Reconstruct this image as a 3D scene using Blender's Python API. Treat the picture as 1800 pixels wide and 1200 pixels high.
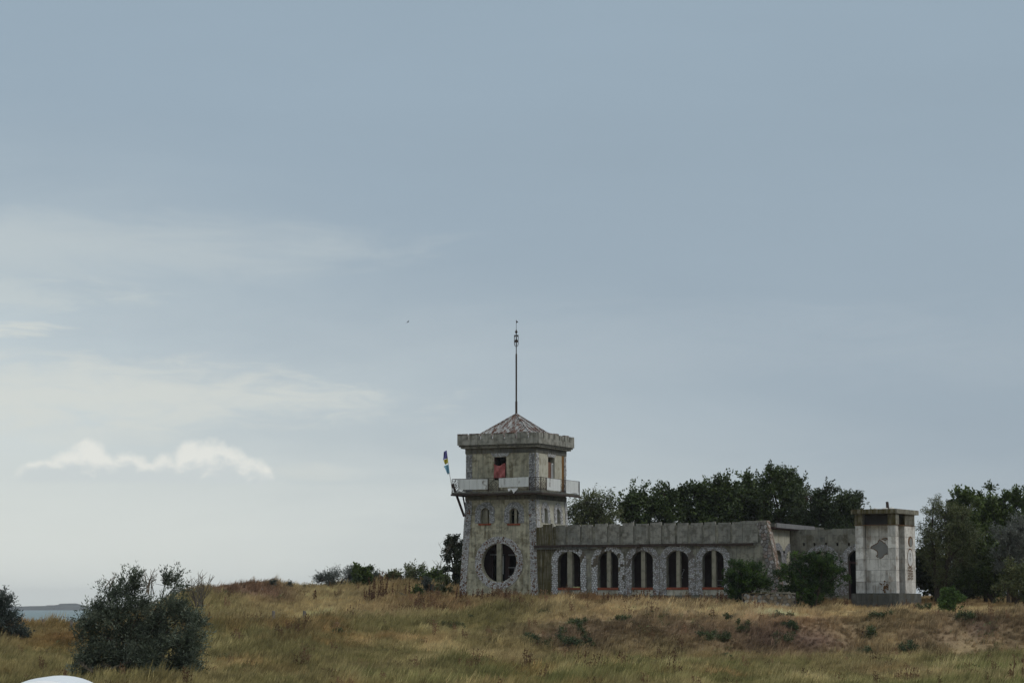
import bpy, math, random
import numpy as np
from mathutils import Vector
from mathutils.geometry import tessellate_polygon

for o in list(bpy.data.objects):
    bpy.data.objects.remove(o, do_unlink=True)
SC = bpy.context.scene
COL = SC.collection

# ------------------------------------------------------------------ camera
EYE = Vector((0.0, 0.0, 5.5))          # sea level is z = 0
FPX = 4300.0                            # focal length in pixels of the 1800 px wide frame
HORIZON = 1066.0
PITCH = math.atan((HORIZON - 600.0) / FPX)
cam_d = bpy.data.cameras.new('camera')
cam_d.sensor_width = 36.0
cam_d.lens = 36.0 * FPX / 1800.0
cam_d.clip_start = 0.5
cam_d.clip_end = 60000.0
cam = bpy.data.objects.new('camera', cam_d)
COL.objects.link(cam)
cam.location = EYE
cam.rotation_euler = (math.pi / 2 + PITCH, 0, 0)
SC.camera = cam

# ------------------------------------------------------------------ exposure
SC.view_settings.view_transform = 'Standard'
SC.view_settings.look = 'None'
SC.view_settings.gamma = 1.0
SC.view_settings.use_curve_mapping = False
SC.view_settings.exposure = 0.0

# ------------------------------------------------------------------ sun (thinly veiled, from the right)
SUN_AZ, SUN_EL = math.radians(112), math.radians(42)
sun_d = bpy.data.lights.new('sun', 'SUN')
sun_d.energy = 1.1
sun_d.angle = math.radians(18)
sun_d.color = (1.0, 0.96, 0.9)
sun = bpy.data.objects.new('sun', sun_d)
COL.objects.link(sun)
sv = Vector((math.sin(SUN_AZ) * math.cos(SUN_EL), math.cos(SUN_AZ) * math.cos(SUN_EL), math.sin(SUN_EL)))
sun.rotation_euler = sv.to_track_quat('Z', 'Y').to_euler()
sun.location = (60, 0, 80)


# ------------------------------------------------------------------ node helpers
class NT:
    def __init__(self, tree):
        self.t = tree
        self.n = tree.nodes
        self.l = tree.links

    def new(self, kind, **kw):
        nd = self.n.new(kind)
        for k, v in kw.items():
            setattr(nd, k, v)
        return nd

    def put(self, sock, val):
        if val is None:
            return
        if hasattr(val, 'is_output'):
            self.l.new(val, sock)
        elif hasattr(val, 'outputs'):
            self.l.new(val.outputs[0], sock)
        else:
            if sock.type == 'RGBA' and len(val) == 3:
                val = (*val, 1.0)
            sock.default_value = val

    def m(self, op, a, b=None, c=None, clamp=False):
        nd = self.new('ShaderNodeMath', operation=op, use_clamp=clamp)
        self.put(nd.inputs[0], a)
        self.put(nd.inputs[1], b)
        self.put(nd.inputs[2], c)
        return nd.outputs[0]

    def mix(self, fac, a, b, blend='MIX'):
        nd = self.new('ShaderNodeMix', data_type='RGBA', blend_type=blend)
        self.put(nd.inputs[0], fac)
        self.put(nd.inputs[6], a)
        self.put(nd.inputs[7], b)
        return nd.outputs[2]

    def sstep(self, x, lo, hi):
        nd = self.new('ShaderNodeMapRange', interpolation_type='SMOOTHSTEP')
        self.put(nd.inputs[0], x)
        nd.inputs[1].default_value = lo
        nd.inputs[2].default_value = hi
        return nd.outputs[0]

    def noise(self, vec, scale, detail=4, rough=0.55, dist=0.0):
        nd = self.new('ShaderNodeTexNoise')
        self.put(nd.inputs['Vector'], vec)
        nd.inputs['Scale'].default_value = scale
        nd.inputs['Detail'].default_value = detail
        nd.inputs['Roughness'].default_value = rough
        nd.inputs['Distortion'].default_value = dist
        return nd.outputs[0]

    def mapping(self, vec, scale=(1, 1, 1), loc=(0, 0, 0)):
        nd = self.new('ShaderNodeMapping')
        self.put(nd.inputs[0], vec)
        nd.inputs['Location'].default_value = loc
        nd.inputs['Scale'].default_value = scale
        return nd.outputs[0]

    def comb(self, x, y, z=0.0):
        nd = self.new('ShaderNodeCombineXYZ')
        for i, v in enumerate((x, y, z)):
            self.put(nd.inputs[i], v)
        return nd.outputs[0]


# ------------------------------------------------------------------ sky
world = bpy.data.worlds.new('World')
SC.world = world
world.use_nodes = True
W = NT(world.node_tree)
W.n.clear()
tc = W.new('ShaderNodeTexCoord')
sep = W.new('ShaderNodeSeparateXYZ')
W.l.new(tc.outputs['Generated'], sep.inputs[0])
dx, dy, dz = sep.outputs
DEG = 180 / math.pi
el = W.m('MULTIPLY', W.m('ARCSINE', dz), DEG)
az = W.m('MULTIPLY', W.m('ARCTAN2', dx, dy), DEG)
nish = W.new('ShaderNodeTexSky', sky_type='NISHITA')
nish.sun_disc = False
nish.sun_elevation = SUN_EL
nish.sun_rotation = SUN_AZ
nish.air_density = 1.0
nish.dust_density = 2.0
K = 0.1                                   # background strength


def sk(r, g, b):
    return (r / K, g / K, b / K)


up = W.sstep(el, 0.0, 15.0)
dirv = W.comb(az, W.m('MULTIPLY', el, 2.6))
# veiled blue grey sheet, brighter overhead; low on the left the cover thins to a pale open sky
sheet = W.mix(up, sk(0.350, 0.420, 0.485), sk(0.322, 0.412, 0.490))
zen = W.sstep(el, 14.0, 60.0)
sheet = W.mix(zen, sheet, sk(0.88, 0.95, 1.0))
nb = W.noise(W.mapping(dirv, (0.09, 0.14, 1), (3.3, 7.7, 0)), 1.0, 6, 0.6, 0.5)
thin = W.m('MULTIPLY_ADD', W.m('ADD', W.m('MAXIMUM', dx, -0.35), 0.21), 21.0, el)
thin = W.m('ADD', thin, W.m('MULTIPLY', W.m('SUBTRACT', nb, 0.5), 5.0))
gl = W.m('SUBTRACT', 1.0, W.sstep(thin, 1.5, 13.5))
clearc = W.mix(W.sstep(el, 0.5, 7.0), sk(0.730, 0.765, 0.730), sk(0.600, 0.670, 0.685))
base = W.mix(gl, sheet, clearc)
base = W.mix(0.08, base, nish)
n3 = W.noise(W.mapping(dirv, (0.03, 0.05, 1), (1.0, 5.0, 0)), 1.0, 6, 0.6)
mot = W.m('MULTIPLY_ADD', W.m('SUBTRACT', n3, 0.5), 0.20, 1.0)
base = W.mix(1.0, base, W.comb(mot, mot, mot), 'MULTIPLY')
wa = W.noise(W.mapping(dirv, (0.55, 0.9, 1), (2.0, 3.0, 0)), 1.0, 8, 0.66, 0.6)
wb_ = W.noise(W.mapping(dirv, (0.22, 0.42, 1), (6.0, 1.0, 0)), 1.0, 8, 0.66, 0.8)


def bank(a0, a1, e0, e1, soft, src, fac, colr):
    """a flat ragged streak of thin cloud given by azimuth and elevation (degrees)"""
    global base
    a = W.m('DIVIDE', W.m('SUBTRACT', az, (a0 + a1) / 2), (a1 - a0) / 2)
    e = W.m('DIVIDE', W.m('SUBTRACT', el, (e0 + e1) / 2), (e1 - e0) / 2)
    d = W.m('ADD', W.m('MULTIPLY', a, a), W.m('MULTIPLY', e, e))
    d = W.m('ADD', d, W.m('MULTIPLY', W.m('SUBTRACT', src, 0.5), 6.0))
    f = W.m('SUBTRACT', 1.0, W.sstep(d, 0.9 - soft, 0.9 + soft))
    base = W.mix(W.m('MULTIPLY', f, fac), base, colr)


WHT = sk(0.665, 0.690, 0.650)
bank(-16.0, -5.0, 4.35, 5.65, 1.2, wa, 0.60, WHT)
bank(-13.0, -3.0, 4.2, 5.2, 1.2, wa, 0.40, WHT)
bank(-16.0, -8.9, 6.8, 7.5, 0.9, wa, 0.45, sk(0.58, 0.63, 0.62))
bank(-14.5, -10.2, 6.15, 6.5, 0.7, wa, 0.70, WHT)
bank(-17.0, -4.0, 7.7, 9.0, 1.5, wb_, 0.42, sk(0.56, 0.61, 0.61))
bank(-12.5, -7.5, 3.7, 4.2, 1.2, wa, 0.35, WHT)
bank(-8.0, 14.0, 5.2, 6.9, 1.5, wb_, 0.20, sk(0.48, 0.54, 0.58))
bank(-6.0, -2.0, 2.8, 3.1, 1.2, wa, 0.30, sk(0.50, 0.565, 0.585))
bank(-5.8, -3.6, 2.95, 3.3, 1.2, wa, 0.35, WHT)

# low cumulus over the water: puffs (azimuth, elevation, half width, half height)
puffs = [(-10.70, 3.08, 0.62, 0.20), (-10.20, 3.18, 0.42, 0.34), (-9.82, 3.30, 0.40, 0.44), (-9.50, 3.16, 0.35, 0.30), (-8.95, 3.12, 0.42, 0.34), (-8.55, 3.05, 0.35, 0.20),
         (-8.05, 3.10, 0.32, 0.34), (-7.45, 3.30, 0.42, 0.44), (-7.00, 3.32, 0.46, 0.42), (-6.60, 3.24, 0.42, 0.36), (-6.15, 3.10, 0.42, 0.26),
         (-12.9, 3.05, 0.5, 0.25), (-14.4, 3.1, 0.7, 0.4)]
cv = W.comb(az, el)
wn = W.noise(W.mapping(cv, (1.0, 1.0, 1)), 2.2, 9, 0.66, 0.3)
wob = W.m('MULTIPLY', W.m('SUBTRACT', wn, 0.5), 2.2)
dist = None
light = None
for (pa, pe, pw, ph) in puffs:
    pe, ph, pw = pe - 0.10, ph + 0.12, pw * 1.12
    a = W.m('DIVIDE', W.m('SUBTRACT', az, pa), pw)
    e = W.m('DIVIDE', W.m('SUBTRACT', el, pe), ph)
    d = W.m('ADD', W.m('MULTIPLY', a, a), W.m('MULTIPLY', e, e))
    if pa > -5.5 or pa < -12:
        d = W.m('ADD', d, 0.85)
    # rounded tops catch the light from the upper left
    h = W.m('ADD', W.m('MULTIPLY', e, 0.8), W.m('MULTIPLY', a, -0.45))
    h = W.m('SUBTRACT', h, W.m('MULTIPLY', d, 0.35))
    dist = d if dist is None else W.m('SMOOTH_MIN', dist, d, 0.3)
    light = h if light is None else W.m('SMOOTH_MAX', light, h, 0.25)
dn = W.m('ADD', dist, wob)
cover = W.m('SUBTRACT', 1.0, W.sstep(dn, 0.55, 1.75))
cover = W.m('MULTIPLY', cover, W.sstep(W.m('MULTIPLY_ADD', wn, 0.20, el), 2.86, 3.06))
belly = W.noise(W.mapping(cv, (1.0, 1.3, 1), (4, 4, 0)), 1.7, 6, 0.6)
rim = W.m('ADD', W.m('MULTIPLY', W.m('SUBTRACT', el, 3.22), 2.2), W.m('MULTIPLY', dist, 0.55))
rim = W.m('ADD', rim, W.m('MULTIPLY', W.m('SUBTRACT', belly, 0.5), 3.2))
lit = W.sstep(rim, -0.35, 0.75)
ccol = W.mix(lit, sk(0.600, 0.650, 0.655), sk(0.85, 0.845, 0.785))
base = W.mix(W.m('MULTIPLY', cover, 0.72), base, ccol)
bg = W.new('ShaderNodeBackground')
W.put(bg.inputs[0], base)
bg.inputs[1].default_value = K
outw = W.new('ShaderNodeOutputWorld')
W.l.new(bg.outputs[0], outw.inputs[0])


# ------------------------------------------------------------------ layout helpers
def at(px, py, Y):
    """world point seen at photo pixel (px, py) at distance Y along the view's ground direction"""
    a, b = (px - 900.0) / FPX, (600.0 - py) / FPX
    d = Vector((a, math.cos(PITCH) - b * math.sin(PITCH), math.sin(PITCH) + b * math.cos(PITCH)))
    return EYE + d * (Y / d.y)


class Frame:
    """a local frame (u to the right along a front, v into the depth) turned by -theta"""
    def __init__(self, origin, theta_deg):
        self.o = Vector(origin)
        self.th = math.radians(theta_deg)
        c, s = math.cos(self.th), math.sin(self.th)
        self.u = Vector((c, -s, 0))
        self.v = Vector((s, c, 0))

    def loc(self, p):
        q = Vector(p) - self.o
        return Vector((q.dot(self.u), q.dot(self.v), q.z))

    def front(self, px, py, v):
        e, q = self.loc(EYE), self.loc(at(px, py, 100))
        d = q - e
        p = e + d * ((v - e.y) / d.y)
        return p.x, p.z

    def side(self, px, py, u):
        e, q = self.loc(EYE), self.loc(at(px, py, 100))
        d = q - e
        p = e + d * ((u - e.x) / d.x)
        return p.y, p.z


def world_px(p):
    q = Vector(p) - EYE
    f = Vector((0, math.cos(PITCH), math.sin(PITCH)))
    upv = Vector((0, -math.sin(PITCH), math.cos(PITCH)))
    z = q.dot(f)
    return 900 + FPX * q.x / z, 600 - FPX * q.dot(upv) / z


# ------------------------------------------------------------------ objects
def finish(o, parent=None, label=None, cat=None, group=None, kind=None):
    COL.objects.link(o)
    if parent is not None:
        o.parent = parent
    if label:
        o['label'] = label
    if cat:
        o['category'] = cat
    if group:
        o['group'] = group
    if kind:
        o['kind'] = kind
    return o


def empty(name, loc, rz=0.0, **kw):
    o = bpy.data.objects.new(name, None)
    o.empty_display_size = 0.3
    o.location = loc
    o.rotation_euler = (0, 0, rz)
    return finish(o, **kw)


def mesh_obj(name, me, mat=None, parent=None, loc=None, rz=None, **kw):
    o = bpy.data.objects.new(name, me)
    if mat is not None and not me.materials:
        me.materials.append(mat)
    if loc is not None:
        o.location = loc
    if rz is not None:
        o.rotation_euler = (0, 0, rz)
    return finish(o, parent, **kw)


class MB:
    """collects faces of one mesh"""
    def __init__(self):
        self.v, self.f, self.uv, self.c = [], [], [], []

    def face(self, pts, uv=None, col=None):
        i = len(self.v)
        self.v += [tuple(p) for p in pts]
        self.f.append(tuple(range(i, i + len(pts))))
        if uv is None:
            a, b, c = Vector(pts[0]), Vector(pts[1]), Vector(pts[2])
            n = (b - a).cross(c - a)
            if abs(n.z) > 0.7 * n.length:
                uv = [(p[0], p[1]) for p in pts]
            elif abs(n.x) > abs(n.y):
                uv = [(p[1] + 3.3, p[2]) for p in pts]
            else:
                uv = [(p[0], p[2]) for p in pts]
        self.uv += list(uv)
        self.c += [col or (1, 1, 1)] * len(pts)

    def box(self, x0, x1, y0, y1, z0, z1, col=None):
        p = [(x, y, z) for z in (z0, z1) for y in (y0, y1) for x in (x0, x1)]
        for q in ((0, 2, 3, 1), (4, 5, 7, 6), (0, 1, 5, 4), (2, 6, 7, 3), (0, 4, 6, 2), (1, 3, 7, 5)):
            self.face([p[i] for i in q], col=col)
        return self

    def hexa(self, p, col=None):
        """eight corners, bottom ring then top ring (counter clockwise)"""
        for q in ((3, 2, 1, 0), (4, 5, 6, 7), (0, 1, 5, 4), (1, 2, 6, 5), (2, 3, 7, 6), (3, 0, 4, 7)):
            self.face([p[i] for i in q], col=col)
        return self

    def tube(self, pts, radii, n=7, caps=True, col=None):
        pts = [Vector(p) for p in pts]
        rings = []
        for i, p in enumerate(pts):
            t = (pts[min(i + 1, len(pts) - 1)] - pts[max(i - 1, 0)])
            if t.length < 1e-9:
                t = Vector((0, 0, 1))
            t.normalize()
            a = Vector((1, 0, 0)) if abs(t.x) < 0.8 else Vector((0, 1, 0))
            s = t.cross(a).normalized()
            w = t.cross(s)
            r = radii[i] if hasattr(radii, '__len__') else radii
            rings.append([p + (s * math.cos(2 * math.pi * k / n) + w * math.sin(2 * math.pi * k / n)) * r for k in range(n)])
        for i in range(len(rings) - 1):
            A, B = rings[i], rings[i + 1]
            for k in range(n):
                self.face([A[k], A[(k + 1) % n], B[(k + 1) % n], B[k]], col=col)
        if caps:
            self.face(list(reversed(rings[0])), col=col)
            self.face(rings[-1], col=col)
        return self

    def bar(self, a, b, w, h=None, col=None):
        """rectangular bar between two points"""
        h = h or w
        a, b = Vector(a), Vector(b)
        t = (b - a).normalized()
        s = t.cross(Vector((0, 0, 1)))
        if s.length < 1e-4:
            s = Vector((1, 0, 0))
        s.normalize()
        q = s.cross(t).normalized()
        s, q = s * w / 2, q * h / 2
        self.hexa([a - s - q, a + s - q, a + s + q, a - s + q, b - s - q, b + s - q, b + s + q, b - s + q], col=col)
        return self

    def lathe(self, prof, n=12, centre=(0, 0, 0), col=None):
        cx, cy, cz = centre
        for i in range(len(prof) - 1):
            r0, z0 = prof[i]
            r1, z1 = prof[i + 1]
            for k in range(n):
                a, b = 2 * math.pi * k / n, 2 * math.pi * (k + 1) / n
                q = [(cx + r0 * math.cos(a), cy + r0 * math.sin(a), cz + z0), (cx + r0 * math.cos(b), cy + r0 * math.sin(b), cz + z0),
                     (cx + r1 * math.cos(b), cy + r1 * math.sin(b), cz + z1), (cx + r1 * math.cos(a), cy + r1 * math.sin(a), cz + z1)]
                if r0 < 1e-6:
                    q = [q[0], q[2], q[3]]
                elif r1 < 1e-6:
                    q = q[:3]
                self.face(q, col=col)
        return self

    def mesh(self, name, smooth=False):
        me = bpy.data.meshes.new(name)
        me.from_pydata(self.v, [], self.f)
        ul = me.uv_layers.new(name='uv')
        ul.data.foreach_set('uv', np.array(self.uv, dtype=np.float32).ravel())
        ca = me.color_attributes.new('Col', 'FLOAT_COLOR', 'CORNER')
        c = np.ones((len(self.c), 4), dtype=np.float32)
        c[:, :3] = np.array(self.c, dtype=np.float32)
        ca.data.foreach_set('color', c.ravel())
        if smooth:
            me.polygons.foreach_set('use_smooth', [True] * len(me.polygons))
        me.update()
        return me

    def build(self, name, mat, parent=None, smooth=False, **kw):
        return mesh_obj(name, self.mesh(name, smooth), mat, parent, **kw)


def arch(x0, x1, zb, zs, zt, n=14):
    """outline of an arched opening, counter clockwise from the lower left"""
    c, r = (x0 + x1) / 2, (x1 - x0) / 2
    pts = [(x0, zb), (x1, zb)]
    for k in range(n + 1):
        a = math.pi * k / n
        pts.append((c + r * math.cos(a), zs + (zt - zs) * math.sin(a)))
    return pts


def wall(name, outline, holes, mapf, thick, mat, parent, **kw):
    """a thick wall face with real openings; mapf(s, z, d) places it"""
    mb = MB()
    loops = [outline] + holes
    flat = [p for lp in loops for p in lp]
    tris = tessellate_polygon([[Vector((p[0], p[1], 0)) for p in lp] for lp in loops])
    for t in tris:
        q = [flat[i] for i in t]
        ar = (q[1][0] - q[0][0]) * (q[2][1] - q[0][1]) - (q[2][0] - q[0][0]) * (q[1][1] - q[0][1])
        if abs(ar) < 1e-9:
            continue
        if ar < 0:
            q = [q[0], q[2], q[1]]
        mb.face([mapf(s, z, 0) for s, z in q], uv=q)
        q2 = [q[0], q[2], q[1]]
        mb.face([mapf(s, z, thick) for s, z in q2], uv=q2)
    for li, lp in enumerate(loops):
        n = len(lp)
        for i in range(n):
            a, b = lp[i], lp[(i + 1) % n]
            q = [mapf(a[0], a[1], 0), mapf(a[0], a[1], thick), mapf(b[0], b[1], thick), mapf(b[0], b[1], 0)]
            if li:
                q.reverse()
            mb.face(q, uv=[(a[0], a[1]), (a[0] + thick, a[1] + .3), (b[0] + thick, b[1] + .3), (b[0], b[1])])
    return mb.build(name, mat, parent, **kw)


def stones(name, inside, bbox, size, mapf, parent, mat, rng, cols, mortar, inset=0.10, relief=0.03, missing=None, miss_p=0.0, **kw):
    """irregular flat stones set in mortar: Voronoi cells trimmed to a region, joined as one part"""
    x0, x1, z0, z1 = bbox
    nx, nz = int((x1 - x0) / size) + 3, int((z1 - z0) / size) + 3
    P = {}
    for i in range(-2, nx + 2):
        for j in range(-2, nz + 2):
            P[i, j] = (x0 + (i + 0.5 * (j % 2) + rng.uniform(-.42, .42)) * size, z0 + (j + rng.uniform(-.42, .42)) * size)
    mb = MB()
    for (i, j), c in P.items():
        if not (0 <= i < nx - 0 and 0 <= j < nz) or not inside(*c):
            continue
        r = size * 1.3
        poly = [(c[0] - r, c[1] - r), (c[0] + r, c[1] - r), (c[0] + r, c[1] + r), (c[0] - r, c[1] + r)]
        for di in (-2, -1, 0, 1, 2):
            for dj in (-2, -1, 0, 1, 2):
                q = P.get((i + di, j + dj))
                if q is None or (di == 0 and dj == 0):
                    continue
                mx, mz = (c[0] + q[0]) / 2, (c[1] + q[1]) / 2
                nxx, nzz = q[0] - c[0], q[1] - c[1]
                out = []
                for k in range(len(poly)):
                    a, b = poly[k], poly[(k + 1) % len(poly)]
                    da = (a[0] - mx) * nxx + (a[1] - mz) * nzz
                    db = (b[0] - mx) * nxx + (b[1] - mz) * nzz
                    if da <= 0:
                        out.append(a)
                    if (da < 0 < db) or (db < 0 < da):
                        t = da / (da - db)
                        out.append((a[0] + (b[0] - a[0]) * t, a[1] + (b[1] - a[1]) * t))
                poly = out
                if len(poly) < 3:
                    break
            if len(poly) < 3:
                break
        if len(poly) < 3:
            continue
        trimmed = []
        for p in poly:
            if inside(*p):
                trimmed.append(p)
            else:
                lo, hi = 0.0, 1.0
                for _ in range(7):
                    md = (lo + hi) / 2
                    if inside(c[0] + (p[0] - c[0]) * md, c[1] + (p[1] - c[1]) * md):
                        lo = md
                    else:
                        hi = md
                trimmed.append((c[0] + (p[0] - c[0]) * lo, c[1] + (p[1] - c[1]) * lo))
        poly = trimmed
        mort = mortar(c) if callable(mortar) else mortar
        k = rng.uniform(.8, 1.2)
        mb.face([mapf(s, z, -0.012) for s, z in poly], uv=poly, col=tuple(m * k for m in mort))
        if (missing and missing(*c)) or rng.random() < miss_p:
            continue
        g = inset * size
        cx = sum(p[0] for p in poly) / len(poly)
        cz = sum(p[1] for p in poly) / len(poly)
        def shrink(p, g):
            d = math.hypot(p[0] - cx, p[1] - cz) or 1e-6
            f = max(0.25, 1 - g / d)
            return (cx + (p[0] - cx) * f, cz + (p[1] - cz) * f)
        ba = [shrink(p, g) for p in poly]
        ta = [shrink(p, g * 1.9) for p in poly]
        h = relief * rng.uniform(.6, 1.3)
        col = cols(c) if callable(cols) else rng.choice(cols)
        k = rng.uniform(.84, 1.14)
        col = tuple(min(.9, x * k) for x in col)
        mb.face([mapf(s, z, -0.012 - h) for s, z in ta], uv=ta, col=col)
        for e in range(len(poly)):
            f = (e + 1) % len(poly)
            mb.face([mapf(*ba[e], -0.010), mapf(*ba[f], -0.010), mapf(*ta[f], -0.012 - h), mapf(*ta[e], -0.012 - h)],
                    uv=[ba[e], ba[f], ta[f], ta[e]], col=tuple(x * .9 for x in col))
    return mb.build(name, mat, parent, kind='stuff', **kw)


# ------------------------------------------------------------------ materials
def new_mat(name):
    m = bpy.data.materials.new(name)
    m.use_nodes = True
    t = NT(m.node_tree)
    bsdf = m.node_tree.nodes['Principled BSDF']
    return m, t, bsdf


def plain(name, col, rough=0.8, metal=0.0, var=0.25, scale=6.0, bump=0.0, spec=0.3):
    m, t, b = new_mat(name)
    g = t.new('ShaderNodeTexCoord').outputs['Object']
    n = t.noise(g, scale, 6, 0.6)
    n2 = t.noise(t.mapping(g, (1, 1, .25)), scale * .35, 5, 0.6)
    k = t.m('MULTIPLY_ADD', t.m('SUBTRACT', t.m('ADD', n, n2), 1.0), var * 2.2, 1.0)
    c = t.mix(1.0, col, t.comb(k, k, k), 'MULTIPLY')
    t.put(b.inputs['Base Color'], c)
    b.inputs['Roughness'].default_value = rough
    b.inputs['Metallic'].default_value = metal
    b.inputs['Specular IOR Level'].default_value = spec
    if bump:
        bp = t.new('ShaderNodeBump')
        bp.inputs['Strength'].default_value = bump
        bp.inputs['Distance'].default_value = 0.03
        t.put(bp.inputs['Height'], n)
        t.put(b.inputs['Normal'], bp.outputs[0])
    return m


def concrete(name, base, dark, light, block=None, stain=(0.10, 0.075, 0.03), stain_amt=0.35, moss=None, streak=0.5, seed=0.0, rustline=None):
    """weathered concrete: cloudy tone, run-off streaks, brownish stains, faint block joints (uv in metres)"""
    m, t, b = new_mat(name)
    uv = t.new('ShaderNodeUVMap').outputs[0]
    uvs = t.mapping(uv, (1, 1, 1), (seed * 3.7, seed * 1.9, seed))
    big = t.noise(uvs, 0.9, 6, 0.62, 0.4)
    mid = t.noise(uvs, 3.4, 6, 0.65)
    fine = t.noise(uvs, 22, 4, 0.7)
    run = t.noise(t.mapping(uvs, (5.0, 0.42, 1)), 1.0, 6, 0.62)
    run2 = t.noise(t.mapping(uvs, (11.0, 0.7, 1), (5, 3, 0)), 1.0, 4, 0.6)
    c = t.mix(t.sstep(big, 0.40, 0.58), base, light)
    c = t.mix(t.m('MULTIPLY', t.sstep(mid, 0.47, 0.62), 0.52), c, dark)
    c = t.mix(t.m('MULTIPLY', t.sstep(run, 0.49, 0.60), streak), c, dark)
    c = t.mix(t.m('MULTIPLY', t.sstep(run2, 0.54, 0.66), streak * 0.8), c, light)
    sn = t.m('MULTIPLY', t.sstep(run, 0.44, 0.56), t.sstep(t.noise(uvs, 1.7, 5, 0.6, 0.3), 0.50, 0.62))
    c = t.mix(t.m('MULTIPLY', sn, stain_amt), c, stain)
    if moss:
        sx = t.new('ShaderNodeSeparateXYZ')
        t.put(sx.inputs[0], uv)
        u0, u1 = moss
        w = t.m('ADD', sx.outputs[0], t.m('MULTIPLY', t.m('SUBTRACT', run, 0.5), 1.4))
        mk = t.m('SUBTRACT', 1.0, t.sstep(w, u0, u1))
        mk = t.m('MULTIPLY', mk, t.m('MULTIPLY_ADD', t.m('SUBTRACT', run2, 0.5), 3.4, 0.78, clamp=True), clamp=True)
        c = t.mix(mk, c, (0.070, 0.056, 0.020))
    hgt = t.m('MULTIPLY_ADD', fine, 0.4, t.m('MULTIPLY', mid, 0.6))
    if block:
        br = t.new('ShaderNodeTexBrick')
        t.put(br.inputs['Vector'], uv)
        br.inputs['Scale'].default_value = 1.0
        br.inputs['Brick Width'].default_value = block[0]
        br.inputs['Row Height'].default_value = block[1]
        br.inputs['Mortar Size'].default_value = 0.012
        br.inputs['Mortar Smooth'].default_value = 0.6
        br.inputs['Color1'].default_value = (1, 1, 1, 1)
        br.inputs['Color2'].default_value = (0.66, 0.65, 0.62, 1)
        br.inputs['Mortar'].default_value = (0.62, 0.60, 0.56, 1)
        c = t.mix(t.m('MULTIPLY', t.sstep(mid, 0.40, 0.60), 0.9), c, t.mix(1.0, c, br.outputs[0], 'MULTIPLY'))
        hgt = t.m('SUBTRACT', hgt, t.m('MULTIPLY', br.outputs[1], 0.5))
    k = t.m('MULTIPLY_ADD', t.m('SUBTRACT', fine, 0.5), 0.55, 1.0)
    c = t.mix(1.0, c, t.comb(k, k, k), 'MULTIPLY')
    t.put(b.inputs['Base Color'], c)
    b.inputs['Roughness'].default_value = 0.92
    b.inputs['Specular IOR Level'].default_value = 0.2
    bp = t.new('ShaderNodeBump')
    bp.inputs['Strength'].default_value = 0.6
    bp.inputs['Distance'].default_value = 0.03
    t.put(bp.inputs['Height'], hgt)
    t.put(b.inputs['Normal'], bp.outputs[0])
    return m


def rusty_paint(name, paint, rust, lo, hi, scale=2.0, rough=0.6, streaky=True):
    m, t, b = new_mat(name)
    uv = t.new('ShaderNodeUVMap').outputs[0]
    n = t.noise(t.mapping(uv, (1.6, 1.0, 1) if not streaky else (2.2, 0.8, 1)), scale, 7, 0.66, 0.3)
    n2 = t.noise(uv, scale * 5, 4, 0.6)
    f = t.sstep(t.m('MULTIPLY_ADD', n2, 0.25, n), lo, hi)
    gr = t.noise(t.mapping(uv, (6, .6, 1), (2, 9, 0)), 1.2, 5, 0.6)
    p2 = t.mix(t.m('MULTIPLY', t.sstep(gr, 0.45, 0.7), 0.45), paint, tuple(x * .55 for x in paint))
    r2 = t.mix(n2, rust, tuple(x * .45 for x in rust))
    t.put(b.inputs['Base Color'], t.mix(f, p2, r2))
    b.inputs['Roughness'].default_value = rough
    b.inputs['Specular IOR Level'].default_value = 0.3
    bp = t.new('ShaderNodeBump')
    bp.inputs['Strength'].default_value = 0.3
    bp.inputs['Distance'].default_value = 0.02
    t.put(bp.inputs['Height'], t.m('ADD', f, n2))
    t.put(b.inputs['Normal'], bp.outputs[0])
    return m


def attr_mat(name, rough=0.85, noise=0.3, scale=14.0, trans=0.0, kind='GEOMETRY', attr='Col', spec=0.25):
    m, t, b = new_mat(name)
    a = t.new('ShaderNodeAttribute', attribute_type=kind, attribute_name=attr).outputs[0]
    c = a
    if noise:
        g = t.new('ShaderNodeTexCoord').outputs['Object']
        n = t.noise(g, scale, 4, 0.6)
        k = t.m('MULTIPLY_ADD', t.m('SUBTRACT', n, 0.5), noise * 2, 1.0)
        c = t.mix(1.0, a, t.comb(k, k, k), 'MULTIPLY')
    t.put(b.inputs['Base Color'], c)
    b.inputs['Roughness'].default_value = rough
    b.inputs['Specular IOR Level'].default_value = spec
    if trans:
        tr = t.new('ShaderNodeBsdfTranslucent')
        t.put(tr.inputs[0], c)
        mx = t.new('ShaderNodeMixShader')
        mx.inputs[0].default_value = trans
        t.l.new(b.outputs[0], mx.inputs[1])
        t.l.new(tr.outputs[0], mx.inputs[2])
        t.l.new(mx.outputs[0], m.node_tree.nodes['Material Output'].inputs[0])
    return m


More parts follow.
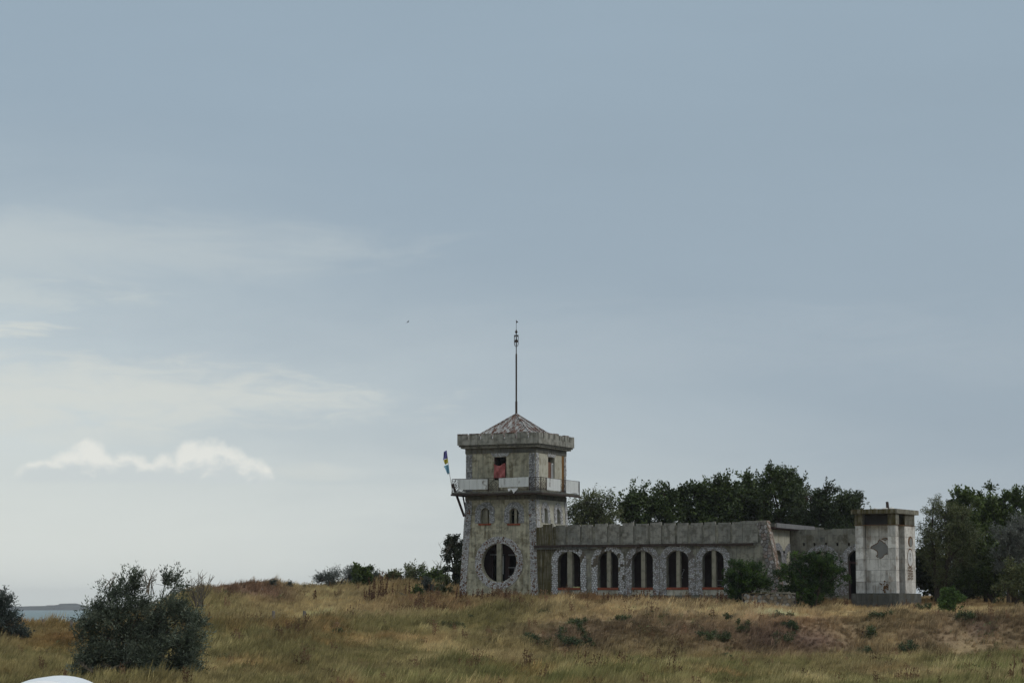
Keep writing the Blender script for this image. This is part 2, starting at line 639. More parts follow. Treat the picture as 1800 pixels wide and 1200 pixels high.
M = {}
M['tower'] = concrete('tower_concrete', (0.345, 0.322, 0.240), (0.185, 0.177, 0.136), (0.440, 0.405, 0.295), block=(0.62, 0.31), stain_amt=0.55, streak=0.55, seed=1.0)
M['tower_side'] = M['tower']
M['frieze'] = concrete('dark_concrete_band', (0.105, 0.105, 0.095), (0.055, 0.055, 0.050), (0.150, 0.145, 0.120), stain_amt=0.4, streak=0.7, seed=2.0)
M['parapet'] = concrete('parapet_concrete', (0.265, 0.260, 0.228), (0.130, 0.129, 0.112), (0.32, 0.31, 0.27), block=(0.5, 0.33), stain_amt=0.2, streak=0.6, seed=3.0)
M['wing'] = concrete('wing_concrete', (0.185, 0.180, 0.152), (0.100, 0.097, 0.082), (0.27, 0.255, 0.20), block=(0.62, 0.31), stain_amt=0.25, streak=0.6, seed=4.0, moss=(0.9, 2.0))
M['panel'] = concrete('parapet_panel_concrete', (0.200, 0.197, 0.172), (0.100, 0.099, 0.086), (0.27, 0.26, 0.225), block=(0.62, 0.31), stain_amt=0.25, streak=0.38, seed=5.0, moss=(0.6, 1.7))
M['cream'] = concrete('cream_lit_side', (0.40, 0.38, 0.305), (0.27, 0.25, 0.19), (0.46, 0.44, 0.36), stain_amt=0.25, streak=0.25, seed=6.0)  # right-facing walls: light from the right put into a paler colour
M['mullion'] = concrete('mullion_concrete', (0.27, 0.25, 0.19), (0.13, 0.12, 0.09), (0.27, 0.25, 0.19), stain_amt=0.3, streak=0.3, seed=7.0)
M['skirt'] = concrete('pale_plaster_under_sills', (0.38, 0.36, 0.29), (0.21, 0.20, 0.165), (0.46, 0.435, 0.36), stain_amt=0.4, streak=0.4, seed=8.0)
M['slab'] = concrete('pier_slab_stone', (0.52, 0.50, 0.455), (0.30, 0.28, 0.25), (0.68, 0.66, 0.615), stain=(0.20, 0.12, 0.06), stain_amt=0.35, streak=0.5, seed=9.0)
M['slab_grey'] = concrete('pier_slab_stone_grey', (0.44, 0.425, 0.39), (0.25, 0.235, 0.21), (0.58, 0.565, 0.53), stain=(0.16, 0.10, 0.05), stain_amt=0.4, streak=0.5, seed=10.0)
M['plinth'] = concrete('plinth_concrete', (0.085, 0.085, 0.075), (0.05, 0.05, 0.045), (0.12, 0.12, 0.105), stain_amt=0.3, streak=0.5, seed=11.0)
M['stone'] = attr_mat('set_stones', 0.75, 0.25, 30.0)
M['rust_iron'] = plain('rusty_iron', (0.040, 0.026, 0.020), 0.8, 0.0, 0.4, 9.0)
M['maroon'] = plain('maroon_board', (0.040, 0.019, 0.017), 0.8, 0.0, 0.4, 4.0)
M['sill'] = plain('red_painted_sill', (0.20, 0.050, 0.022), 0.7, 0.0, 0.35, 7.0)
M['inside'] = plain('shade_toned_wall', (0.020, 0.016, 0.016), 0.95, 0.0, 0.5, 1.5)  # interior shade put into a near-black wall colour
M['room'] = plain('shade_toned_partition', (0.070, 0.050, 0.048), 0.95, 0.0, 0.6, 1.2)  # partition tone darkened to stand for the dim interior
M['roof'] = rusty_paint('rusted_roof_sheet', (0.30, 0.302, 0.290), (0.120, 0.052, 0.030), 0.585, 0.665, 2.6)
M['cap_sheet'] = rusty_paint('rusted_cap_sheet', (0.45, 0.45, 0.43), (0.13, 0.05, 0.028), 0.50, 0.66, 2.0)
M['rail_panel'] = rusty_paint('white_rail_panel', (0.60, 0.61, 0.59), (0.16, 0.115, 0.08), 0.70, 0.86, 1.3)
M['fascia'] = plain('grey_fascia', (0.17, 0.165, 0.165), 0.8, 0.0, 0.35, 3.0)
M['wood_pale'] = plain('pale_board', (0.33, 0.22, 0.13), 0.8, 0.0, 0.25, 5.0)
M['wood'] = plain('weathered_wood', (0.14, 0.105, 0.07), 0.9, 0.0, 0.4, 8.0)
M['wood_brown'] = plain('brown_board', (0.15, 0.075, 0.045), 0.8, 0.0, 0.3, 4.0)
M['white_paint'] = plain('white_paint', (0.55, 0.55, 0.54), 0.6, 0.0, 0.15, 8.0)
M['bark'] = plain('bark', (0.055, 0.042, 0.030), 0.95, 0.0, 0.4, 10.0)
M['foot'] = concrete('old_footing', (0.13, 0.125, 0.10), (0.07, 0.068, 0.055), (0.18, 0.17, 0.14), stain_amt=0.4, seed=12.0)
M['twig'] = plain('bare_twig', (0.15, 0.125, 0.095), 0.95, 0.0, 0.3, 10.0)
M['leaf'] = attr_mat('leaf', 0.5, 0.0, trans=0.18, spec=0.25)
M['weed'] = attr_mat('dry_weed', 0.9, 0.0, trans=0.15)
M['grass'] = attr_mat('grass_blades', 0.8, 0.0, trans=0.22, kind='INSTANCER', attr='col', spec=0.1)


# ================================================================== terrain
def vnoise(x, y, seed):
    """smooth value noise in [-1, 1]"""
    r = np.random.RandomState(seed)
    tab = r.uniform(-1, 1, (256, 256))
    xi, yi = np.floor(x).astype(int), np.floor(y).astype(int)
    fx, fy = x - xi, y - yi
    fx, fy = fx * fx * (3 - 2 * fx), fy * fy * (3 - 2 * fy)
    g = lambda a, b: tab[a % 256, b % 256]
    return (g(xi, yi) * (1 - fx) + g(xi + 1, yi) * fx) * (1 - fy) + (g(xi, yi + 1) * (1 - fx) + g(xi + 1, yi + 1) * fx) * fy


def fbm(x, y, seed, octs=4):
    s, a, t = 0.0, 1.0, 0.0
    for k in range(octs):
        s = s + a * vnoise(x * 2 ** k + 17 * k, y * 2 ** k - 9 * k, seed + k)
        t += a
        a *= 0.55
    return s / t


# columns of the land by view direction: pixel column -> (distance, height above the eye)
LAND = {
    -1500: [(0, -2.2), (70, -2.25), (99, -2.0), (115, -1.22), (119, -1.16), (126, -1.6), (220, -8), (400, -8.5), (1200, -9)],
    150: [(0, -2.2), (70, -2.25), (99, -2.0), (115, -1.22), (119, -1.16), (126, -1.6), (220, -8), (400, -8.5), (1200, -9)],
    230: [(0, -2.2), (70, -2.25), (99, -2.0), (115, -1.15), (126, -.9), (138, -.7), (220, -6), (400, -8.5), (1200, -9)],
    370: [(0, -2.2), (70, -2.3), (95, -2.0), (118, -.95), (136, .25), (149, .90), (220, -2.5), (400, -8), (1200, -9)],
    400: [(0, -2.2), (70, -2.3), (95, -2.0), (118, -.95), (136, .28), (149, 1.00), (220, -2.0), (400, -8), (1200, -9)],
    560: [(0, -2.2), (70, -2.3), (95, -2.0), (118, -.95), (136, .15), (152, 1.02), (220, 1.0), (400, -6), (1200, -9)],
    780: [(0, -2.2), (70, -2.35), (98, -2.0), (118, -1.0), (130, .15), (152, .98), (220, 1.2), (400, 0), (1200, -3)],
    900: [(0, -2.2), (70, -2.4), (102, -2.2), (113, -1.0), (125, .1), (140, .6), (220, 1.0), (400, 0), (1200, -3)],
    1050: [(0, -2.2), (70, -2.42), (106, -2.35), (111.5, -.58), (122, -.15), (131, .36), (220, .9), (400, .9), (1200, 0)],
    1400: [(0, -2.2), (70, -2.42), (106, -2.35), (111.5, -.46), (120, -.32), (130, .20), (220, .9), (400, .9), (1200, 0)],
    3500: [(0, -2.2), (70, -2.42), (106, -2.3), (111.5, -.46), (120, -.36), (130, .05), (220, .7), (400, .9), (1200, 0)],
}
_cols = sorted(LAND)
_D = np.array([[k[0] for k in LAND[c]] for c in _cols], float)
_Z = np.array([[k[1] for k in LAND[c]] for c in _cols], float)


def raw_height(x, y):
    x, y = np.asarray(x, float), np.asarray(y, float)
    yy = np.maximum(y, 1.0)
    px = np.clip(900 + FPX * x / yy, -1499, 3499)
    ci = np.clip(np.searchsorted(_cols, px) - 1, 0, len(_cols) - 2)
    ca = np.array(_cols, float)
    t = (px - ca[ci]) / (ca[ci + 1] - ca[ci])
    t = t * t * (3 - 2 * t)
    out = np.zeros_like(yy)
    z = np.full(yy.shape, _Z[0, -1])
    nk = _D.shape[1]
    for k in range(nk - 1):
        d0 = _D[ci, k] * (1 - t) + _D[ci + 1, k] * t
        d1 = _D[ci, k + 1] * (1 - t) + _D[ci + 1, k + 1] * t
        z0 = _Z[ci, k] * (1 - t) + _Z[ci + 1, k] * t
        z1 = _Z[ci, k + 1] * (1 - t) + _Z[ci + 1, k + 1] * t
        s = np.clip((yy - d0) / (d1 - d0), 0, 1)
        s2 = 0.5 * s + 0.5 * s * s * (3 - 2 * s)
        m = (yy >= d0) & (yy < d1)
        z = np.where(m, z0 + (z1 - z0) * s2, z)
    return z


def height(x, y):
    """world z of the ground"""
    x, y = np.asarray(x, float), np.asarray(y, float)
    z = raw_height(x, y)
    near = np.clip((y - 40) / 30, 0, 1) * np.clip((260 - y) / 60, 0, 1)
    wing = np.clip(1 - np.abs(y - 131) / 12, 0, 1) * (x > -6)
    amp = near * (1 - .85 * wing)
    z = z + amp * (0.20 * fbm(x / 7.0, y / 9.0, 11) + 0.17 * fbm(x / 2.3, y / 3.4, 23))
    px = 900 + FPX * x / np.maximum(y, 1)
    # spoil heap of bare soil on the left crest
    z = z + 0.28 * np.exp(-((px - 415) / 60) ** 2 - ((y - 149) / 5) ** 2) + 0.16 * np.exp(-((px - 480) / 45) ** 2 - ((y - 150) / 5) ** 2)
    # gullies in the bank on the right
    bankm = np.exp(-((y - 109) / 3.2) ** 2) * np.clip((px - 800) / 120, 0, 1)
    z = z + bankm * 0.55 * fbm(x / 2.6 + 5, y / 14.0, 41, 3)
    return EYE.z + z


def H(x, y):
    return float(height(np.array([x]), np.array([y]))[0])


def on_ground(px, Y, sink=0.0):
    x = (px - 900) / FPX * Y
    return Vector((x, Y, H(x, Y) - sink))


def mixc(a, b, t):
    t = np.clip(t, 0, 1)[:, None]
    return a * (1 - t) + b * t


def ground_colour(x, y):
    """colour of the dry grassland at a place (patches of straw, olive, rust, mauve straw, bare soil; a painted shadow band at the bank toe)"""
    px = 900 + FPX * x / np.maximum(y, 1)
    n1 = fbm(x / 9.0, y / 16.0, 101)
    n2 = fbm(x / 3.2, y / 7.0, 131)
    n3 = fbm(x / 1.1, y / 2.2, 151)
    n4 = fbm(x / 5.5, y / 9.0, 171)
    straw = np.array([0.400, 0.325, 0.165])
    gold = np.array([0.56, 0.45, 0.25])
    olive = np.array([0.255, 0.228, 0.098])
    green = np.array([0.165, 0.190, 0.062])
    rust = np.array([0.300, 0.175, 0.072])
    mauve = np.array([0.215, 0.148, 0.108])
    soil = np.array([0.200, 0.130, 0.082])
    c = np.tile(straw, (len(x), 1))
    c = mixc(c, np.tile(olive, (len(x), 1)), .5 + 1.6 * n1 + .5 * n2)
    field = np.clip((104 - y) / 10, 0, 1)
    mid = np.clip((px - 500) / 350, 0, 1)
    c = mixc(c, np.tile(green, (len(x), 1)), field * (-.12 + .36 * mid + 1.0 * n4 + .5 * n2))
    c = mixc(c, np.tile(gold, (len(x), 1)), np.clip(.9 * n2 + .6 * n3 - .12, 0, .85))
    c = mixc(c, np.tile(rust, (len(x), 1)), np.clip(1.5 * fbm(x / 4.5 + 30, y / 8.0, 191) - .30 + .3 * n3, 0, .8))
    left = np.clip((330 - px) / 200, 0, 1) * np.clip((y - 98) / 8, 0, 1)
    c = mixc(c, np.tile(np.array([0.27, 0.155, 0.062]), (len(x), 1)), left * (.55 + .8 * n2))
    bankm = np.exp(-((y - 109.0) / 2.9) ** 2) * np.clip((px - 820) / 120, 0, 1)
    c = mixc(c, np.tile(mauve, (len(x), 1)), bankm * (1.0 + .9 * n4 + .5 * n2))
    plat = np.clip((y - 111.2) / 1.5, 0, 1) * np.clip((px - 880) / 100, 0, 1) * np.clip((125 - y) / 3, 0, 1)
    c = mixc(c, np.tile(np.array([0.50, 0.39, 0.215]), (len(x), 1)), plat * (.78 + .5 * n2))
    wl = np.clip((y - 122) / 3, 0, 1) * np.clip((px - 600) / 150, 0, 1)
    c = mixc(c, np.tile(np.array([0.230, 0.150, 0.075]), (len(x), 1)), wl * (.55 + .9 * n2))
    lip = np.exp(-((y - 112.0) / 1.3) ** 2) * np.clip((px - 850) / 120, 0, 1)
    c = mixc(c, np.tile(np.array([0.56, 0.43, 0.27]), (len(x), 1)), lip * (.30 + 1.1 * n2))
    toe = np.exp(-((y - 104.5) / 2.2) ** 2) * np.clip((px - 850) / 150, 0, 1)  # dark band along the bank toe paints its shadow into the grass
    c = mixc(c, np.tile(np.array([0.185, 0.125, 0.048]), (len(x), 1)), toe * (.45 + .9 * n4))
    heap = np.exp(-((px - 440) / 75) ** 4 - ((y - 143.5) / 8.0) ** 4)
    c = mixc(c, np.tile(soil, (len(x), 1)), heap * 1.2)
    n5 = fbm(x / .55, y / 1.1, 211, 3)
    c = c * (1 + .38 * n3 + .28 * n2 + .30 * n5)[:, None]
    c = c * np.array([1.07, 1.01, .98])
    return np.clip(c, .01, .6), heap


def axis(parts):
    out = []
    for a, b, st in parts:
        out += list(np.arange(a, b, st))
    out.append(parts[-1][1])
    return np.array(out)


gx = axis([(-3000, -600, 300), (-600, -120, 30), (-120, -36, 3.0), (-36, 36, 0.32), (36, 120, 3.0), (120, 600, 30), (600, 3000, 300)])
gy = axis([(-300, -20, 40), (-20, 50, 5), (50, 58, 1.0), (58, 160, 0.36), (160, 240, 2.5), (240, 1200, 40)])
X, Y = np.meshgrid(gx, gy)
Z = height(X.ravel(), Y.ravel()).reshape(X.shape)
ny, nx = X.shape
verts = np.stack([X.ravel(), Y.ravel(), Z.ravel()], 1).astype(np.float32)
ii = np.arange((ny - 1) * (nx - 1))
r_, c_ = ii // (nx - 1), ii % (nx - 1)
a_ = r_ * nx + c_
quads = np.stack([a_, a_ + 1, a_ + nx + 1, a_ + nx], 1).astype(np.int32)
me = bpy.data.meshes.new('ground')
me.vertices.add(len(verts))
me.vertices.foreach_set('co', verts.ravel())
me.loops.add(quads.size)
me.loops.foreach_set('vertex_index', quads.ravel())
me.polygons.add(len(quads))
me.polygons.foreach_set('loop_start', np.arange(0, quads.size, 4, dtype=np.int32))
me.polygons.foreach_set('loop_total', np.full(len(quads), 4, dtype=np.int32))
me.polygons.foreach_set('use_smooth', np.ones(len(quads), dtype=bool))
me.update(calc_edges=True)
gc, _h = ground_colour(verts[:, 0].astype(float), verts[:, 1].astype(float))
ca = me.color_attributes.new('Col', 'FLOAT_COLOR', 'POINT')
c4 = np.ones((len(verts), 4), np.float32)
c4[:, :3] = gc * 0.75
ca.data.foreach_set('color', c4.ravel())
gm, gt, gb = new_mat('dry_ground')
ga = gt.new('ShaderNodeAttribute', attribute_name='Col').outputs[0]
gco = gt.new('ShaderNodeTexCoord').outputs['Object']
gn = gt.noise(gco, 5.0, 6, 0.65)
gn2 = gt.noise(gt.mapping(gco, (1, .4, 1)), 1.2, 5, 0.6)
gk = gt.m('MULTIPLY_ADD', gt.m('SUBTRACT', gt.m('ADD', gn, gn2), 1.0), 0.9, 1.0)
gt.put(gb.inputs['Base Color'], gt.mix(1.0, ga, gt.comb(gk, gk, gk), 'MULTIPLY'))
gb.inputs['Roughness'].default_value = 0.95
gb.inputs['Specular IOR Level'].default_value = 0.1
gbp = gt.new('ShaderNodeBump')
gbp.inputs['Distance'].default_value = 0.12
gbp.inputs['Strength'].default_value = 0.8
gt.put(gbp.inputs['Height'], gn)
gt.put(gb.inputs['Normal'], gbp.outputs[0])
mesh_obj('ground', me, gm, kind='structure')

# ------------------------------------------------------------------ sea and far shore
wm, wt, wb = new_mat('sea_water')
wco = wt.new('ShaderNodeTexCoord').outputs['Object']
wb.inputs['Base Color'].default_value = (0.125, 0.180, 0.178, 1)
wb.inputs['Roughness'].default_value = 0.45
wb.inputs['Specular IOR Level'].default_value = 0.18
wbp = wt.new('ShaderNodeBump')
wbp.inputs['Distance'].default_value = 0.5
wbp.inputs['Strength'].default_value = 0.9
wt.put(wbp.inputs['Height'], wt.noise(wt.mapping(wco, (.12, .35, 1)), 1.0, 6, 0.65))
wt.put(wb.inputs['Normal'], wbp.outputs[0])
mb = MB()
mb.face([(-5900, -280, 0), (5900, -280, 0), (5900, 5900, 0), (-5900, 5900, 0)])
mb.build('sea', wm, kind='structure')

rng = random.Random(5)
sh = MB()
shm = plain('far_wood', (0.050, 0.050, 0.040), 0.95, 0, .3, .02)
d0 = 4000.0
xs = np.arange(-3600, 1500, 3.0)
hs = 6.6 + 0.9 * fbm(xs / 60, xs * 0, 7) + 1.5 * fbm(xs / 14, xs * 0 + 3, 9)
pxs = 900 + FPX * xs / d0
hs = hs + 4.2 * np.exp(-((pxs - 99) / 3.6) ** 4) + 2.4 * np.exp(-((pxs - 91) / 1.5) ** 2) + 1.8 * np.exp(-((pxs - 75) / 1.5) ** 2)
prof = [(0, 0.0), (12, .15), (30, .55), (60, 1.0), (200, 1.05), (420, .2)]
for i in range(len(xs) - 1):
    for j in range(len(prof) - 1):
        (ya, ka), (yb, kb) = prof[j], prof[j + 1]
        sh.face([(xs[i], d0 + ya, hs[i] * ka - .3), (xs[i + 1], d0 + ya, hs[i + 1] * ka - .3),
                 (xs[i + 1], d0 + yb, hs[i + 1] * kb - .3), (xs[i], d0 + yb, hs[i] * kb - .3)])
sh.build('far_shore', shm, kind='structure')

# ================================================================== the tower
TH = 24.5
TO = at(946, 1047, 133.0)
T = Frame(TO, TH)
tower = empty('watchtower', TO, -T.th, label='square concrete watchtower with pyramid roof, mast, balcony and round window', cat='tower')
WB = -T.front(807, 1047, 0.0)[0]                 # width of the foot
b1 = 0.27                                          # batter of the lower stage
WU = WB - 2 * b1                                   # width of the upper stage
H1 = T.front(943, 868, b1)[1]                      # top of the battered stage
H2 = T.front(941, 785, b1)[1]                      # underside of the cornice


def bt(z):
    return b1 * min(max(z, -1) / H1, 1.0)


fr = lambda s, z, d: (s, bt(z) + d, z)
sd = lambda s, z, d: (-bt(z) - d, s, z)
lf = lambda s, z, d: (-WB + bt(z) + d, s, z)
bk = lambda s, z, d: (s, WB - bt(z) - d, z)


def FP(px, py, d=0.0, z_guess=None):
    """photo pixel -> (u, z) on the tower front"""
    v = b1
    for _ in range(4):
        u, z = T.front(px, py, v + d)
        v = bt(z)
    return u, z


def SP(px, py):
    u = -b1
    for _ in range(4):
        v, z = T.side(px, py, u)
        u = -bt(z)
    return v, z


t_wall = 0.32
# openings of the lower front
cu, cz = FP(877, 988.5)
cr = (FP(877, 954.7)[1] - FP(877, 1022.5)[1]) / 2
CR_OUT = cr * 1.385
circ = [(cu + cr * math.cos(2 * math.pi * k / 48), cz + cr * math.sin(2 * math.pi * k / 48)) for k in range(48)]
arches_f = []
for xa, xb in ((845, 860), (896, 911.4)):
    ua, ub = FP(xa, 910)[0], FP(xb, 910)[0]
    zb, zt = FP(xa, 919.6)[1], FP(xa, 892.7)[1]
    arches_f.append((ua, ub, zb, zt - (ub - ua) / 2, zt))
zb_a, zs_a, zt_a = arches_f[0][2:]
aw = arches_f[0][1] - arches_f[0][0]
WM = WB - 2 * bt(zb_a)
arches_s = []
for f in (0.30, 0.70):
    c = bt(zb_a) + WM * f
    arches_s.append((c - aw / 2, c + aw / 2, zb_a, zs_a, zt_a))
out_f = [(-WB, 0), (0, 0), (-b1, H1), (-WB + b1, H1)]
wall('front_wall', out_f, [circ] + [arch(*a) for a in arches_f], fr, t_wall, M['tower'], tower)
ins = lambda s: s
out_s = [(t_wall, 0), (WB - t_wall, 0), (WB - b1 - t_wall, H1), (b1 + t_wall, H1)]
wall('side_wall', out_s, [arch(*a) for a in arches_s], sd, t_wall, M['cream'], tower, label='side wall in paler cream for light from the right, with two narrow arched windows')
wall('side_wall', [(p[0], p[1]) for p in out_s], [], lf, t_wall, M['tower'], tower)
wall('back_wall', out_f, [], bk, t_wall, M['tower'], tower)
# upper stage walls
wl, wr = -WB + b1, -b1
fu = lambda s, z, d: (s, b1 + d, z)
su = lambda s, z, d: (-b1 - d, s, z)
lu = lambda s, z, d: (-WB + b1 + d, s, z)
bu = lambda s, z, d: (s, WB - b1 - d, z)
ZF1 = H1 + 0.004
wz0, wz1 = T.front(880, 843, b1)[1], T.front(880, 803, b1)[1]
wu0, wu1 = T.front(868.5, 830, b1)[0], T.front(890, 830, b1)[0]
wall('upper_front_wall', [(wl, ZF1), (wr, ZF1), (wr, H2), (wl, H2)], [[(wu0, wz0), (wu1, wz0), (wu1, wz1), (wu0, wz1)]], fu, .28, M['tower'], tower)
sv0, sv1 = T.side(963.5, 830, -b1)[0], T.side(975, 830, -b1)[0]
sz0, sz1 = T.side(969, 842, -b1)[1], T.side(969, 804, -b1)[1]
va, vb = b1 + .28, WB - b1 - .28
wall('upper_side_wall', [(va, ZF1), (vb, ZF1), (vb, H2), (va, H2)], [[(sv0, sz0), (sv1, sz0), (sv1, sz1), (sv0, sz1)]], su, .28, M['cream'], tower)
wall('upper_side_wall', [(va, ZF1), (vb, ZF1), (vb, H2), (va, H2)], [], lu, .28, M['tower'], tower)
wall('upper_back_wall', [(wl, ZF1), (wr, ZF1), (wr, H2), (wl, H2)], [], bu, .28, M['tower'], tower)
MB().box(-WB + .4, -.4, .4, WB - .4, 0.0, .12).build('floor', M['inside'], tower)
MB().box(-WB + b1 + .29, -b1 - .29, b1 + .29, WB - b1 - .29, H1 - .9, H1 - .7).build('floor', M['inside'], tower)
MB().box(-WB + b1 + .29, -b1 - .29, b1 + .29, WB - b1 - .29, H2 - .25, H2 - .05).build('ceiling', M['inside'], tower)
# lining in near-black for the shade of the ground floor room, a partition with an opening, and the rails seen through the round window
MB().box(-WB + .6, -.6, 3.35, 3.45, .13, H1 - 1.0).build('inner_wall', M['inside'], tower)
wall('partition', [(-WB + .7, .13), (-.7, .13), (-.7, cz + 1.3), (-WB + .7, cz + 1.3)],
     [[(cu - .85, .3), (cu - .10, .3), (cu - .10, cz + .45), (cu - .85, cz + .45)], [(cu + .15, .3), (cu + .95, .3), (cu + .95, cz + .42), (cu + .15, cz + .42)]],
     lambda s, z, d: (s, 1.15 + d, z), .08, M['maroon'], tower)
for bx in ((cu + .15, cu + 1.0, .98, 1.03, cz - .28, cz - .22), (cu + .15, cu + 1.0, .98, 1.03, cz - .75, cz - .69), (cu + .50, cu + .57, .985, 1.025, cz - .685, cz - .285),
           (cu - .95, cu - .12, .98, 1.03, cz + .42, cz + .50), (cu + .15, cu + 1.0, .98, 1.03, cz + .40, cz + .48)):
    MB().box(*bx).build('inner_rail', M['fascia'], tower)
MB().box(cu - .50, cu - .28, 1.30, 1.34, cz - .6, cz + .4).build('hanging_board', M['white_paint'], tower)
# mullions
MB().box(cu - .14, cu + .13, .10, .30, cz - cr - .02, cz + cr + .02).build('mullion', M['mullion'], tower)
for (ua, ub, zb, zs, zt) in arches_f:
    c = (ua + ub) / 2
    v = bt(zb)
    MB().box(c - .02, c + .12, v + .10, v + .22, zb, zt).build('mullion', M['mullion'], tower)
    MB().box(ua - .12, ub + .12, v - .06, v + .12, zb - .10, zb - .005).build('sill', M['sill'], tower)
ua, ub, zb, zs, zt = arches_f[0]
MB().box(ua + .01, ub - .01, bt(zb) + .24, bt(zb) + .28, zb, zt - .02).build('shutter', M['mullion'], tower, label='pale boarded window infill')
for (va_, vb_, zb, zs, zt) in arches_s:
    c = (va_ + vb_) / 2
    MB().box(-bt(zb) - .22, -bt(zb) - .12, c - .03, c + .07, zb, zt).build('mullion', M['white_paint'], tower)
# foot ledge
MB().box(-WB - .25, -.02, -.28, .02, -.35, -.02).build('footing', M['foot'], tower)

# ---- stone cladding of the tower
rs = random.Random(11)
WHITE = [(.48, .48, .48), (.54, .54, .53), (.40, .40, .40), (.44, .42, .40), (.30, .275, .25), (.58, .58, .57)]
GREY = [(.33, .33, .335), (.40, .40, .40), (.27, .27, .27), (.46, .46, .46), (.21, .205, .20)]


def brownish(c):
    # mortar turns red brown low down and in patches
    k = .5 + .5 * math.sin(c[1] * 2.1 + 1.3) * math.cos(c[0] * 1.7)
    if c[1] < 2.6 and k > .25:
        return (.135, .068, .036)
    return (.12, .105, .085) if k < .7 else (.15, .085, .05)


def pil_cols(c):
    lowb = c[1] < 1.6
    r = rs.random()
    if r < (.22 if lowb else .06):
        return (.16, .085, .05)
    return rs.choice(WHITE if c[1] < 3.4 else GREY + WHITE[:2])


PW = 0.43
ins_l = lambda s, z: -WB + bt(z) <= s <= -WB + bt(z) + PW and 0 <= z <= H1 - .28
ins_r = lambda s, z: -bt(z) - PW <= s <= -bt(z) and 0 <= z <= H1 - .28
stones('corner_stones', ins_l, (-WB - .1, -WB + .9, 0, H1), .076, fr, tower, M['stone'], rs, pil_cols, brownish)
stones('corner_stones', ins_r, (-.9, .1, 0, H1), .076, fr, tower, M['stone'], rs, pil_cols, brownish)
stones('corner_stones', lambda s, z: bt(z) <= s <= bt(z) + PW and 2.6 <= z <= H1 - .28, (-.1, 1.0, 2.6, H1), .10, sd, tower, M['stone'], rs, WHITE, (.2, .18, .15))
stones('corner_stones', lambda s, z: WB - bt(z) - .35 <= s <= WB - bt(z) and 2.6 <= z <= H1 - .28, (WB - 1, WB + .1, 2.6, H1), .10, sd, tower, M['stone'], rs, WHITE, (.2, .15, .11))
stones('corner_stones', lambda s, z: wl <= s <= wl + .40 and H1 <= z <= H2 - .30, (wl - .1, wl + .5, H1, H2), .09, fu, tower, M['stone'], rs, GREY, (.10, .085, .07))
stones('corner_stones', lambda s, z: wr - .40 <= s <= wr and H1 <= z <= H2 - .30, (wr - .5, wr + .1, H1, H2), .09, fu, tower, M['stone'], rs, GREY, (.09, .07, .055))
stones('corner_stones', lambda s, z: b1 <= s <= b1 + .42 and H1 <= z <= H2 - .30, (b1 - .1, b1 + .6, H1, H2), .09, su, tower, M['stone'], rs, WHITE + GREY, (.17, .15, .13))
stones('corner_stones', lambda s, z: WB - b1 - .32 <= s <= WB - b1 and H1 <= z <= H2 - .30, (WB - 1, WB, H1, H2), .09, su, tower, M['stone'], rs, WHITE + GREY, (.17, .15, .13))


def ring_in(s, z):
    d = math.hypot(s - cu, z - cz)
    return cr <= d <= CR_OUT


def ring_col(c):
    return (.17, .09, .05) if rs.random() < .12 else rs.choice(WHITE)


stones('round_window_stones', ring_in, (cu - 1.6, cu + 1.6, cz - 1.6, cz + 1.6), .076, fr, tower, M['stone'], rs, ring_col,
       lambda c: (.15, .075, .04) if c[1] < cz + .5 or rs.random() < .4 else (.16, .12, .09))


def arch_in(a, w, low=0.0):
    ua, ub, zb, zs, zt = a

    def f(s, z):
        c, r = (ua + ub) / 2, (ub - ua) / 2
        if z < zb + low:
            return False
        def inside(r_, top):
            if abs(s - c) > r_:
                return False
            if z <= zs:
                return True
            k = 1 - ((s - c) / r_) ** 2
            return z <= zs + top * math.sqrt(max(k, 0))
        return inside(r + w, zt - zs + w) and not inside(r, zt - zs)
    return f


for a in arches_f:
    stones('arch_stones', arch_in(a, .355), (a[0] - .5, a[1] + .5, a[2], a[4] + .5), .085, fr, tower, M['stone'], rs, GREY, (.15, .14, .125), relief=.022)
for a in arches_s:
    stones('arch_stones', arch_in(a, .355), (a[0] - .5, a[1] + .5, a[2], a[4] + .5), .085, sd, tower, M['stone'], rs, GREY + WHITE, (.2, .19, .18), relief=.022)
# lintels over the upper openings
lz = wz1
stones('lintel_stones', lambda s, z: lz <= z <= lz + .24 and abs(s - (wu0 + wu1) / 2) <= (wu1 - wu0) / 2 + .05 + (z - lz) * .8, (wu0 - .4, wu1 + .4, lz, lz + .3), .08, fu, tower, M['stone'], rs, WHITE, (.18, .17, .16), relief=.02)
lz2 = sz1
stones('lintel_stones', lambda s, z: lz2 <= z <= lz2 + .24 and abs(s - (sv0 + sv1) / 2) <= (sv1 - sv0) / 2 + .02 + (z - lz2) * .8, (sv0 - .4, sv1 + .4, lz2, lz2 + .3), .08, su, tower, M['stone'], rs, WHITE, (.25, .24, .23), relief=.02)

# ---- bands, cornice, parapet
def ring_band(name, off, z0, z1, thick, mat):
    mb = MB()
    x0, x1, y0, y1 = -WB + b1 - off, -b1 + off, b1 - off, WB - b1 + off
    mb.box(x0, x1, y0, y0 + thick, z0, z1)
    mb.box(x0, x1, y1 - thick, y1, z0, z1)
    mb.box(x0, x0 + thick, y0 + thick, y1 - thick, z0, z1)
    mb.box(x1 - thick, x1, y0 + thick, y1 - thick, z0, z1)
    return mb.build(name, mat, tower)


